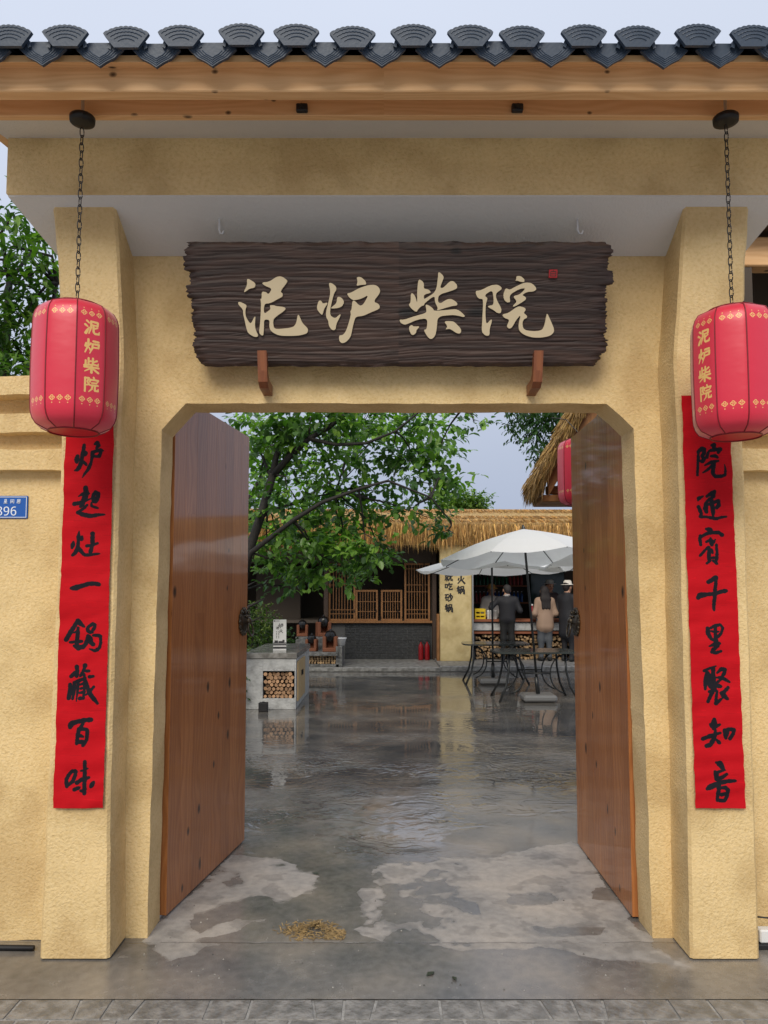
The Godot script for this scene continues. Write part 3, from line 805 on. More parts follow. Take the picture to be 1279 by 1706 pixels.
	for s in [0.84, 0.68, 0.52, 0.36]:
		var line := []
		var lr := []
		for v in fan_poly(s).slice(2, -2):
			line.append(lean * Vector3(v.x, v.y + 0.004, 0.016))
			lr.append(0.0026)
		fan.tube(line, lr, 4, false)
	var fan_m := fan.done()
	var drip := MB.new()
	var leand := Transform3D(Basis(Vector3.RIGHT, 0.08), P(0, roof_y(2.90) + 0.022, 2.895))
	drip.prism(drip_poly(1.2), leand, 0.014)
	for s in [1.04, 0.86, 0.68, 0.5]:
		var line := []
		var lr := []
		for v in drip_poly(s).slice(1, -1):
			line.append(leand * Vector3(v.x, v.y, 0.014))
			lr.append(0.0026)
		drip.tube(line, lr, 4, false)
	var drip_m := drip.done()
	var pan := MB.new()
	for k in 5:
		var d0 := 2.90 + k * 0.20
		var d1 := d0 + 0.22
		for a in 6:
			var u0 := lerpf(-0.085, 0.085, a / 6.0)
			var u1 := lerpf(-0.085, 0.085, (a + 1) / 6.0)
			var h := func(u): return 0.006 + u * u * 3.2
			pan.quad(P(u0, roof_y(d0) + h.call(u0) + 0.008, d0), P(u0, roof_y(d1) + h.call(u0), d1), P(u1, roof_y(d1) + h.call(u1), d1), P(u1, roof_y(d0) + h.call(u1) + 0.008, d0))
	var pan_m := pan.done()
	var pitch := 0.2228
	for i in range(-11, 13):
		var x := -0.119 + i * pitch
		if x < -1.9 or x > 2.0: continue
		var c := part(g, "cover_tile", cover_m, M.roof_tile, off + Vector3(x, 0, 0))
		part(c, "fan_end", fan_m, M.roof_tile)
		c.rotation = Vector3(0, rng.randf_range(-0.003, 0.003), 0)
		c.position += Vector3(rng.randf_range(-0.004, 0.004), rng.randf_range(-0.003, 0.003), rng.randf_range(-0.008, 0.006))
		var p := part(g, "trough_tile", pan_m, M.roof_tile, off + Vector3(x + pitch / 2, 0, 0))
		part(p, "drip_end", drip_m, M.roof_tile)
		p.position += Vector3(rng.randf_range(-0.004, 0.004), rng.randf_range(-0.003, 0.003), rng.randf_range(-0.008, 0.006))
	var back := MB.new()
	back.hexa([P(-1.52, roof_y(3.85) + 0.05, 3.80), P(1.67, roof_y(3.85) + 0.05, 3.80), P(1.67, roof_y(3.85) - 0.01, 3.80), P(-1.52, roof_y(3.85) - 0.01, 3.80),
		P(-1.52, roof_y(2.92) + 0.05, 4.82), P(1.67, roof_y(2.92) + 0.05, 4.82), P(1.67, roof_y(2.92), 4.82), P(-1.52, roof_y(2.92), 4.82)])
	part(g, "rear_slope", back, M.roof_tile, off)
	var ridge := MB.new()
	ridge.tube([P(-1.93, roof_y(3.85) + 0.06, 3.85), P(2.04, roof_y(3.85) + 0.06, 3.85)], [0.11, 0.11], 10)
	part(g, "ridge", ridge, M.roof_tile, off)
	# doors
	door(g, P(-1.125, 0, 4.02), P(-0.945, 0, 5.21), 1.0, off)
	door(g, P(1.275, 0, 4.00), P(1.285, 0, 5.14), -1.0, off)

func door(g: Node3D, hinge: Vector3, free: Vector3, side: float, off: Vector3) -> void:
	var along := (free - hinge)
	var length := along.length()
	var o := holder(g, "door", hinge + off, atan2(-along.z, along.x))
	var n := 8
	var w := length / n
	for k in n:
		var b := MB.new()
		var top := 2.69 if side > 0 else 2.67
		b.box(Vector3((k + 0.5) * w, 0.012 + top / 2, 0), Vector3(w - 0.0004, top, 0.045 + (k % 3) * 0.0003), 0.0007)
		part(o, "plank", b, M["door_wood_%d" % [0, 1, 2, 1, 0, 2, 1, 0][k]])
	# lion-head knocker on the face turned to the passage
	var kn := holder(o, "knocker", Vector3(length - 0.085, 1.45, 0.025 * side))
	var z := Basis(Vector3.RIGHT, PI / 2 * side)
	var b := MB.new(true)
	var prof := [[0.0, 0.0], [0.085, 0.0], [0.085, 0.006], [0.07, 0.010], [0.066, 0.016], [0.05, 0.02], [0.03, 0.034], [0.0, 0.036]]
	b.lathe(prof, 20, Vector3.ZERO, false, z)
	for k in 14: # petal rim
		var a := TAU * k / 14
		b.lathe([[0.0, 0.0], [0.017, 0.002], [0.013, 0.011], [0.0, 0.014]], 7, Vector3(cos(a) * 0.08, sin(a) * 0.08, 0), false, z)
	b.lathe([[0.0, 0.02], [0.026, 0.026], [0.024, 0.048], [0.012, 0.058], [0.0, 0.06]], 10, Vector3(0, 0.006, 0), false, z)
	for e in [-1, 1]:
		b.lathe([[0.0, 0.02], [0.012, 0.03], [0.008, 0.04], [0.0, 0.043]], 7, Vector3(e * 0.022, 0.034, 0), false, z)
		b.tube([Vector3(e * 0.03, 0.05, 0.02 * side), Vector3(e * 0.045, 0.075, 0.03 * side)], [0.012, 0.004], 6)
	part(kn, "lion_plate", b, M.bronze)
	var r := MB.new(true)
	var pts := []
	var rad := []
	for i in 25:
		var a := TAU * i / 24
		pts.append(Vector3(sin(a) * 0.045, -0.05 + cos(a) * 0.045, (0.052 - 0.008 * cos(a)) * side))
		rad.append(0.0065)
	r.tube(pts, rad, 6, false)
	part(kn, "ring", r, M.bronze)

func make_side_walls() -> void:
	for s in [-1, 1]:
		var x0 := -6.0 if s < 0 else 1.67
		var x1 := -1.53 if s < 0 else 6.0
		var lab := "ochre courtyard wall carrying the blue number plate" if s < 0 else "ochre courtyard wall with a dark timber lean-to rising behind it"
		var w := thing("courtyard_wall", lab, "wall", P((x0 + x1) / 2, 0, 3.85))
		var off := -w.position
		for e in [["body", 0.0, 2.60, 3.765, 3.93], ["cap", 2.60, 2.69, 3.66, 4.0], ["moulding", 2.42, 2.515, 3.685, 3.78], ["moulding", 2.235, 2.34, 3.70, 3.78]]:
			var rows := wobble(PackedVector2Array([Vector2(x0, e[1]), Vector2(x0, e[2]), Vector2(x1, e[2]), Vector2(x1, e[1])]), 0.08, 0.008, 40 + s)
			var b := MB.new()
			b.prism(rows, Transform3D(Basis(), P(0, 0, e[4])), e[4] - e[3])
			part(w, e[0], b, M.plaster, off)

# ------------------------------------------------------------------ name board
func make_board() -> void:
	# leans forward: its foot stands on two pegs, its top comes out from the wall
	var foot := P(0.07, 2.736, 3.66)
	var tilt := atan2(0.17, 0.54)
	var o := thing("name_board", "dark carved name board with four cream brush characters above the doorway", "sign", foot)
	o.rotation.x = tilt
	var hw := 1.02
	var hh := 0.572
	var th := 0.075
	var n := noise(301, 1.0, 4)
	var nx := 96
	var ny := 150
	var edge := func(t: float, s: int) -> float: # torn ends
		var steps := n.get_noise_2d(floor(t * 9.0) * 7.3, s * 90.0) * 0.04 + n.get_noise_2d(t * 40.0, s * 33.0) * 0.014
		var cut := maxf(0.0, absf(t - 0.5) - 0.44) * 0.5
		return hw - 0.022 - cut + steps + (t - 0.5) * 0.03
	var g := []
	for j in ny + 1:
		var t := float(j) / ny
		var row := []
		var l: float = -edge.call(t, 1)
		var r: float = edge.call(t, 2)
		for i in nx + 1:
			var u := float(i) / nx
			var x := lerpf(l, r, u)
			var y := t * hh
			if j == 0 or j == ny: y += n.get_noise_2d(x * 7.0, j * 5.0) * 0.007
			var warp := n.get_noise_2d(x * 0.8, y * 1.5) * 1.2
			var groove := absf(n.get_noise_2d(x * 0.45, y * 34.0 + warp))
			var hair := absf(n.get_noise_2d(x * 0.6 + 40.0, y * 95.0 + warp * 2.0))
			var z := -0.0048 * pow(1.0 - groove, 8.0) - 0.0025 * pow(1.0 - hair, 4.0)
			var from_edge := minf(minf(x - l, r - x) / 0.05, minf(y, hh - y) / 0.03)
			z -= 0.03 * pow(1.0 - clampf(from_edge, 0.0, 1.0), 2.0) * (0.7 + n.get_noise_2d(x * 12.0, y * 12.0))
			row.append(Vector3(x, y, z))
		g.append(row)
	var face := MB.new(true)
	for j in ny:
		for i in nx:
			face.quad(g[j][i], g[j + 1][i], g[j + 1][i + 1], g[j][i + 1])
	part(o, "carved_face", face, M.dark_board)
	var rim := MB.new()
	var back := Vector3(0, 0, -th)
	for j in ny:
		for i in [0, nx]:
			rim.quad(g[j][i], g[j + 1][i], g[j + 1][i] * Vector3(1, 1, 0) + back, g[j][i] * Vector3(1, 1, 0) + back)
	for i in nx:
		for j in [0, ny]:
			rim.quad(g[j][i], g[j][i + 1], g[j][i + 1] * Vector3(1, 1, 0) + back, g[j][i] * Vector3(1, 1, 0) + back)
	rim.quad(Vector3(-0.93, 0.02, -th), Vector3(-0.93, hh - 0.02, -th), Vector3(0.93, hh - 0.02, -th), Vector3(0.93, 0.02, -th))
	part(o, "rough_edge", rim, M.board_edge)
	for ch in BOARD_GLYPHS:
		var b := MB.new()
		for poly in ch:
			var p := PackedVector2Array()
			for v in flat(poly): p.append(v / 1000.0)
			b.prism(rounded(p, 2), Transform3D(Basis(), Vector3(0, 0, -0.012)), 0.019)
		part(o, "raised_character", b, M.cream_letter)
	var seal := MB.new()
	seal.box(Vector3(0.727, 0.427, 0.001), Vector3(0.04, 0.038, 0.012), 0.002)
	part(o, "seal", seal, M.seal_red)
	var lines := MB.new()
	for k in [[0.0, 0.010, 0.026, 0.003], [0.0, 0.0, 0.026, 0.003], [0.0, -0.010, 0.026, 0.003], [-0.012, 0.0, 0.003, 0.022], [0.012, 0.0, 0.003, 0.022], [0.0, 0.013, 0.003, 0.008]]:
		lines.box(Vector3(0.727 + k[0], 0.427 + k[1], 0.0072), Vector3(k[2], k[3], 0.0016))
	part(o, "seal_mark", lines, M.dark_board)
	for e in [[-0.58, "wooden peg under the first character of the name board"], [0.735, "wooden peg under the last character of the name board"]]:
		var w := thing("wooden_peg", e[1], "bracket", P(e[0], 2.7, 3.79), 0.0, "pegs carrying the name board")
		var b := MB.new()
		var p := PackedVector2Array([Vector2(0.0, -0.06), Vector2(0.11, -0.06), Vector2(0.148, -0.04), Vector2(0.172, 0.045), Vector2(0.212, 0.055), Vector2(0.188, -0.04), Vector2(0.172, -0.085), Vector2(0.13, -0.105), Vector2(0.0, -0.11)])
		# the profile stands in the plane across the wall: x of the profile runs towards the street
		b.prism(p, Transform3D(Basis(Vector3(0, 0, 1), Vector3(0, 1, 0), Vector3(-1, 0, 0)), Vector3(0.022, 0.035, 0)), 0.044)
		part(w, "peg", b, M.peg_wood)

# ------------------------------------------------------------------ banners
func make_banners() -> void:
	for s in [0, 1]:
		var im := Image.create(256, 2140, false, Image.FORMAT_RGB8)
		var red := lin(0.50, 0.006, 0.012)
		im = Image.create(240, 2000, false, Image.FORMAT_RGB8)
		im.fill(red)
		var nf := noise(401 + s, 0.02, 3)
		for k in 900: # uneven dye of the paper
			var p := Vector2(rng.randf() * 240, rng.randf() * 2000)
			var t := 1.0 + nf.get_noise_2d(p.x, p.y) * 0.16
			im.fill_rect(Rect2i(int(p.x), int(p.y), rng.randi_range(10, 60), rng.randi_range(1, 3)), Color(red.r * t, red.g * t, red.b * t))
		for st in [COUPLET_LEFT, COUPLET_RIGHT][s]:
			brush(im, st, lin(0.012, 0.012, 0.016), 240.0 / 226.0)
		var m := mat("banner_%d" % s, Color.WHITE, 0.75)
		m.metallic_specular = 0.25
		m.albedo_texture = ImageTexture.create_from_image(im)
		m.texture_repeat = false
		var xt := [-1.489, 1.395][s] as float
		var xb := [-1.496, 1.409][s] as float
		var y1 := 2.566
		var hgt := 1.895
		var lab: String = ["red paper banner with black brush verse on the pillar beside the number plate wall", "red paper banner with black brush verse on the pillar away from the number plate"][s]
		var o := thing("couplet_banner", lab, "banner", P((xt + xb) / 2 + 0.113, y1 - hgt, 3.56), 0.0, "red couplet banners")
		var off := -o.position
		var n := noise(411 + s, 1.6, 3)
		var b := MB.new(true)
		var pt := func(i, j, back):
			var u: float = i / 8.0
			var v: float = j / 90.0
			var x := lerpf(xt, xb, v) + u * 0.226 + n.get_noise_2d(v * 4.0, u) * 0.003
			var fold := 0.002 + n.get_noise_2d(u * 0.45, v * 17.0) * 0.008 + n.get_noise_2d(u * 1.5 + 9.0, v * 6.0) * 0.006 + n.get_noise_2d(u * 3.0 + 30.0, v * 40.0) * 0.0022
			for f in [0.13, 0.27, 0.41, 0.56, 0.69, 0.84]: # creases of the folded paper
				fold -= 0.0035 * exp(-pow((v - f) * 90.0, 2.0) * 0.25)
			return P(x, y1 - v * hgt, 3.556 - fold - (0.0 if back else 0.001))
		for j in 90:
			for i in 8:
				var uv := func(a, c): return Vector2(a / 8.0, c / 90.0)
				b.quad_uv(pt.call(i, j + 1, false), pt.call(i, j, false), pt.call(i + 1, j, false), pt.call(i + 1, j + 1, false), uv.call(i, j + 1), uv.call(i, j), uv.call(i + 1, j), uv.call(i + 1, j + 1))
		part(o, "paper", b, m, off)

# ------------------------------------------------------------------ lanterns
func lantern_material() -> StandardMaterial3D:
	var w := 1530
	var h := 800
	var im := Image.create(w, h, false, Image.FORMAT_RGB8)
	var red := lin(0.70, 0.020, 0.055)
	var gold := lin(0.86, 0.55, 0.17)
	im.fill(red)
	var pw := w / 9.0
	for k in 9:
		for f in 3:
			for row in [[0.135, -1.0], [0.80, 1.0]]:
				var c := Vector2((k + 0.24 + f * 0.27) * pw, row[0] * h)
				for a in 4:
					var q := c + Vector2.from_angle(a * PI / 2) * 9.0
					disc(im, q, 8.0, gold)
				disc(im, c, 9.0, gold)
				for a in 4:
					var q := c + Vector2.from_angle(a * PI / 2) * 9.0
					disc(im, q, 3.4, red)
				disc(im, c, 4.0, red)
				disc(im, c, 1.8, gold)
				disc(im, c + Vector2(0, 30.0 * row[1]), 3.2, gold)
	for k in [0, 4]:
		var names := ["mud", "stove", "wood", "yard"]
		for i in 4:
			var size := 92.0
			for st in GLYPH[names[i]]:
				brush(im, st, gold, size / 100.0, (k + 0.53) * pw - size * 0.5, (0.185 + i * 0.147) * h, 0.03, 1.35)
	var m := mat("lantern_cloth", Color.WHITE, 0.33)
	m.rim_enabled = true
	m.rim = 0.7
	m.rim_tint = 0.4
	m.heightmap_enabled = true
	m.heightmap_texture = ntex(noise(97, 0.012, 3), 512)
	m.heightmap_scale = 0.06
	m.albedo_texture = ImageTexture.create_from_image(im)
	m.backlight_enabled = true
	m.backlight = Color(0.35, 0.3, 0.3)
	return m

func make_lanterns() -> void:
	var m := lantern_material()
	var spots := [[-1.308, 2.318, 3.2, deg_to_rad(22.4), "red cloth lantern hanging in front of the pillar by the number plate wall"], [1.482, 2.298, 3.2, deg_to_rad(-87.4), "red cloth lantern hanging in front of the pillar by the timber lean-to"]]
	for s in spots:
		var o := thing("lantern", s[4], "lantern", P(s[0], s[1], s[2]), s[3], "red lanterns")
		lantern_body(o, m)
		var top: float = 3.685 - s[1]
		var cup := MB.new(true)
		cup.lathe([[0.0, top - 0.012], [0.03, top - 0.012], [0.052, top - 0.008], [0.054, top + 0.014], [0.048, top + 0.02], [0.0, top + 0.022]], 20)
		part(o, "ceiling_cup", cup, M.iron)
		var rod := MB.new()
		rod.tube([Vector3(0, top + 0.02, 0), Vector3(0, top + 0.16, 0)], [0.007, 0.007], 8)
		part(o, "rod", rod, M.steel)
		var ch := holder(o, "chain")
		var link := MB.new(true)
		var pts := []
		var rad := []
		for i in 17:
			var a := TAU * i / 16
			pts.append(Vector3(cos(a) * 0.009, sin(a) * 0.018 + signf(sin(a)) * 0.004, 0))
			rad.append(0.0023)
		link.tube(pts, rad, 5, false)
		var lm := link.done()
		var y := 0.555
		var k := 0
		while y < top - 0.02:
			var l := part(ch, "link", lm, M.iron, Vector3(0, y, 0))
			l.rotation.y = (PI / 2 if k % 2 else 0.0) + 0.5
			y += 0.0345
			k += 1
	M["lantern_m"] = m

func lantern_body(o: Node3D, m: Material) -> void:
	var prof := []
	for i in 25:
		var t := i / 24.0
		var y := t * 0.54
		var e := minf(t, 1.0 - t) / 0.16
		var r := 0.168 + 0.006 * sin(t * PI)
		if e < 1.0: r *= 0.60 + 0.40 * sqrt(1.0 - pow(1.0 - e, 2.2))
		prof.append([r, y])
	# nine panels, each a little flat between its ribs
	var b := MB.new(true)
	var sides := 54
	for i in prof.size() - 1:
		for k in sides:
			var q := []
			var uv := []
			for e in [[i, k], [i + 1, k], [i + 1, k + 1], [i, k + 1]]:
				var a: float = TAU * e[1] / sides
				var f := fposmod(e[1] / 6.0, 1.0)
				var r: float = prof[e[0]][0] * (1.0 - 0.035 * sin(PI * f))
				q.append(Vector3(sin(a) * r, prof[e[0]][1], cos(a) * r))
				uv.append(Vector2(float(e[1]) / sides, 1.0 - prof[e[0]][1] / 0.54))
			b.quad_uv(q[0], q[1], q[2], q[3], uv[0], uv[1], uv[2], uv[3])
	part(o, "shade", b, m)
	for k in 9:
		var a := TAU * k / 9
		var pts := []
		var rad := []
		for p in prof:
			pts.append(Vector3(sin(a) * p[0], p[1], cos(a) * p[0]))
			rad.append(0.0028)
		var rb := MB.new(true)
		rb.tube(pts, rad, 5, false)
		part(o, "rib", rb, M.lantern_rib)
	for y in [0.0, 0.54]:
		var pts := []
		var rad := []
		for i in 37:
			var a := TAU * i / 36
			pts.append(Vector3(sin(a), 0, cos(a)) * prof[0][0] + Vector3(0, y, 0))
			rad.append(0.0035)
		var ring := MB.new(true)
		ring.tube(pts, rad, 5, false)
		part(o, "hoop", ring, M.lantern_rib)
	var bot := MB.new(true)
	bot.lathe([[0.0, 0.010], [prof[0][0] * 0.6, 0.007], [prof[0][0], 0.001]], 36)
	part(o, "bottom_cloth", bot, M.lantern_red)
	var cross := MB.new()
	for a in [0.0, PI / 2]:
		var d: Vector3 = Vector3(sin(a), 0, cos(a)) * prof[0][0]
		cross.tube([d + Vector3(0, 0.54 + a * 0.004, 0), -d + Vector3(0, 0.54 + a * 0.004, 0)], [0.003, 0.003], 5)
	part(o, "cross_wire", cross, M.iron)

func make_small_front_things() -> void:
	# number plate
	var o := thing("number_plate", "blue enamel house number plate with white lettering on the wall", "sign", P(-1.885, 2.062, 3.765))
	var b := MB.new()
	b.box(Vector3(0, 0, 0.004), Vector3(0.27, 0.112, 0.007), 0.003)
	part(o, "plate", b, M.plate_blue)
	var fr := MB.new()
	for e in [[0, 0.050, 0.258, 0.0028], [0, -0.050, 0.258, 0.0028], [-0.128, 0, 0.0028, 0.097], [0.128, 0, 0.0028, 0.097]]:
		fr.box(Vector3(e[0], e[1], 0.0082), Vector3(e[2], e[3], 0.0012))
	part(o, "white_border", fr, M.plate_white)
	var names := ["star", "idle", "home"]
	for i in 3:
		part(o, "lettering", glyph_mesh(GLYPH[names[i]], 0.0215), M.plate_white, Vector3(0.016 + i * 0.032 + 0.01, 0.029, 0.0058))
	var tm := TextMesh.new()
	tm.text = "896"
	var sf := SystemFont.new()
	sf.font_names = PackedStringArray(["Droid Sans"])
	tm.font = sf
	tm.font_size = 48
	tm.pixel_size = 0.0013
	tm.depth = 0.0015
	part(o, "digits", tm, M.plate_white, Vector3(0.031, -0.020, 0.0085))
	# two hooks in the white underside
	for e in [[-0.80, "small white screw hook in the soffit by the first board character"], [0.94, "small white screw hook in the soffit by the last board character"]]:
		var h := thing("screw_hook", e[1], "hook", P(e[0], 3.455, 3.62))
		var t := MB.new(true)
		t.tube([Vector3(0, 0.0, 0), Vector3(0, -0.055, 0), Vector3(0.006, -0.075, 0.004), Vector3(0.018, -0.078, 0.008), Vector3(0.024, -0.064, 0.01)], [0.005, 0.005, 0.005, 0.0045, 0.004], 6)
		part(h, "hook_wire", t, M.white_plastic)
	# two little black lamps on the purlin
	for e in [[-0.36, "small black box on the purlin nearer the number plate"], [0.585, "small black box on the purlin nearer the timber lean-to"]]:
		var h := thing("junction_box", e[1], "box", P(e[0], 3.765, 3.247))
		var t := MB.new()
		t.box(Vector3(0, 0, 0.012), Vector3(0.05, 0.034, 0.026), 0.004)
		t.tube([Vector3(0, 0, 0.025), Vector3(0, 0, 0.031)], [0.012, 0.012], 10)
		part(h, "case", t, M.black)
	# straw litter on the threshold
	var pile := thing("straw_pile", "small heap of wet straw litter on the concrete threshold", "litter", P(-0.36, 0, 3.87))
	var st := MB.new()
	for k in 620:
		var r := sqrt(rng.randf()) * 0.12 * (1.0 + 0.35 * sin(k * 2.4))
		var a := rng.randf() * TAU
		var c := Vector3(cos(a) * r * 1.1 + 0.02 * sin(a * 3.0), 0.0, sin(a) * r * 0.75)
		c.y = 0.003 + 0.05 * maxf(0.0, 1.0 - Vector2(c.x - 0.02, c.z * 1.4).length() / 0.085) * sqrt(rng.randf())
		if k % 5 == 0: c = Vector3(rng.randf_range(0.08, 0.17), 0.003, rng.randf_range(0.0, 0.1))
		var d := Vector3(rng.randf_range(-1, 1), rng.randf_range(-0.15, 0.25), rng.randf_range(-1, 1)).normalized() * rng.randf_range(0.004, 0.016)
		var n := d.cross(Vector3.UP).normalized() * rng.randf_range(0.001, 0.0025)
		var f := rng.randf_range(0.5, 1.15)
		st.st.set_color(Color(0.36 * f, 0.25 * f, 0.11 * f))
		var low := minf(0.0, (c - d).y - 0.001)
		c.y -= low
		st.hexa([c - d - n, c + d - n, c + d + n, c - d + n, c - d - n + Vector3(0, 0.002, 0), c + d - n + Vector3(0, 0.002, 0), c + d + n + Vector3(0, 0.002, 0), c - d + n + Vector3(0, 0.002, 0)])
	tag(part(pile, "straw_bits", st, M.straw), "", "", "", "stuff")
	# scraps on the wet concrete
	for e in [[0.20, 3.44, 0.03], [0.30, 3.40, 0.022], [-0.40, 4.62, 0.025]]:
		var t := thing("fallen_leaf", "small dark leaf lying on the wet concrete", "leaf", P(e[0], 0.002, e[1]), rng.randf() * 6.0, "leaves on the wet concrete")
		var lb := MB.new()
		lb.quad(Vector3(-e[2], 0.001, 0), Vector3(0, 0.006, e[2] * 0.5), Vector3(e[2], 0.003, 0), Vector3(0, 0.005, -e[2] * 0.5))
		part(t, "blade", lb, M.dark_leaf)
	var grit := MB.new()
	for k in 130:
		var d := 3.3 + 2.6 * rng.randf() * rng.randf()
		var c := P(rng.randf_range(-1.1, 1.25), 0.001, d)
		var s := rng.randf_range(0.0015, 0.005)
		var f := rng.randf_range(0.05, 0.4)
		grit.st.set_color(Color(f, f * 0.96, f * 0.88))
		grit.tri(c + Vector3(-s, 0, s), c + Vector3(0, s, 0), c + Vector3(s, 0, s))
		grit.tri(c + Vector3(s, 0, s), c + Vector3(0, s, 0), c + Vector3(0, 0, -s))
		grit.tri(c + Vector3(0, 0, -s), c + Vector3(0, s, 0), c + Vector3(-s, 0, s))
	tag(part(self, "grit", grit, M.straw), "loose grit scattered over the wet concrete threshold", "grit", "", "stuff")
	# kerb-side cable by the wall, meter box by the other wall
	var pipe := thing("black_pipe", "black plastic pipe lying at the foot of the number plate wall", "pipe", P(-1.8, 0.012, 3.68))
	var pm := MB.new(true)
	pm.tube([Vector3(-1.2, 0, 0.0), Vector3(-0.3, 0.002, 0.01), Vector3(0.19, 0.0, 0.02)], [0.013, 0.013, 0.013], 8)
	part(pipe, "tube", pm, M.black)
	var bx := thing("meter_box", "small white box at the foot of the wall beside the pillar", "box", P(1.80, 0.0, 3.70))
	var bb := MB.new()
	bb.box(Vector3(0, 0.055, 0), Vector3(0.12, 0.06, 0.05), 0.006)
	part(bx, "case", bb, M.white_plastic)
	var bb2 := MB.new()
	bb2.box(Vector3(-0.01, 0.012, 0), Vector3(0.16, 0.024, 0.07), 0.004)
	part(bx, "plinth", bb2, M.black)
	var cw := MB.new(true)
	cw.tube([Vector3(-0.09, 0.15, 0.03), Vector3(-0.03, 0.145, 0.035), Vector3(0.06, 0.14, 0.03), Vector3(0.4, 0.15, 0.03)], [0.004, 0.004, 0.004, 0.004], 5)
	part(bx, "cable", cw, M.black)

# ------------------------------------------------------------------ buildings in the yard
func strands(b: MB, a: Vector3, c: Vector3, drop: Vector3, spread: Vector3, n: int, w: float, r: RandomNumberGenerator, tone := 1.0) -> void:
	# straw stalks rooted between a and c, each hanging by about drop
	for k in n:
		var p := a.lerp(c, r.randf()) + Vector3(r.randf_range(-1, 1) * spread.x, r.randf_range(-1, 1) * spread.y, r.randf_range(-1, 1) * spread.z)
		var d := drop * r.randf_range(0.55, 1.1) + Vector3(r.randf_range(-1, 1), r.randf_range(-0.3, 0.3), r.randf_range(-1, 1)) * drop.length() * 0.16
		var side := d.cross(Vector3(r.randf_range(-1, 1), 0.2, r.randf_range(-0.4, 0.4))).normalized() * w * r.randf_range(0.6, 1.3)
		var f := r.randf_range(0.55, 1.15) * tone
		b.st.set_color(Color(0.80 * f, 0.51 * f, 0.19 * f * r.randf_range(0.8, 1.2)))
		b.tri(p - side, p + side, p + d)
		b.tri(p - side * 0.6, p + d, p + d * 0.5 + side * 1.4)

func brick_face(b: MB, x0: float, x1: float, y0: float, y1: float, d: float, bl := 0.24, bh := 0.06) -> void:
	var row := 0
	var y := y0
	while y < y1 - 0.01:
		var h := minf(bh, y1 - y)
		var x := x0 - (bl / 2 if row % 2 else 0.0)
		while x < x1:
			var xa := maxf(x, x0)
			var xb := minf(x + bl, x1)
			if xb - xa > 0.02:
				var pr := rng.randf_range(0.006, 0.012)
				b.box(P((xa + xb) / 2, y + h / 2, d - pr / 2 + 0.004), Vector3(xb - xa - 0.012, h - 0.012, pr + 0.008))
			x += bl
		y += bh
		row += 1

func lattice(w: Node3D, x0: float, x1: float, y0: float, y1: float, d: float, nv: int, nh: Array) -> void:
	var o := holder(w, "lattice_window")
	var fr := 0.045
	for e in [[(x0 + x1) / 2, y1 - fr / 2, x1 - x0, fr], [(x0 + x1) / 2, y0 + fr / 2, x1 - x0, fr], [x0 + fr / 2, (y0 + y1) / 2, fr, y1 - y0 - 2 * fr], [x1 - fr / 2, (y0 + y1) / 2, fr, y1 - y0 - 2 * fr]]:
		var b := MB.new()
		b.box(P(e[0], e[1], d), Vector3(e[2], e[3], 0.05), 0.003)
		part(o, "frame_bar", b, M.lattice_wood)
	for k in nv:
		var b := MB.new()
		var x := lerpf(x0 + fr, x1 - fr, (k + 1.0) / (nv + 1))
		b.box(P(x, (y0 + y1) / 2, d), Vector3(0.014, y1 - y0 - 2 * fr, 0.02))
		part(o, "upright_bar", b, M.lattice_wood)
	for t in nh:
		var b := MB.new()
		b.box(P((x0 + x1) / 2, lerpf(y0, y1, t), d - 0.012), Vector3(x1 - x0 - 2 * fr, 0.013, 0.012))
		part(o, "cross_bar", b, M.lattice_wood)

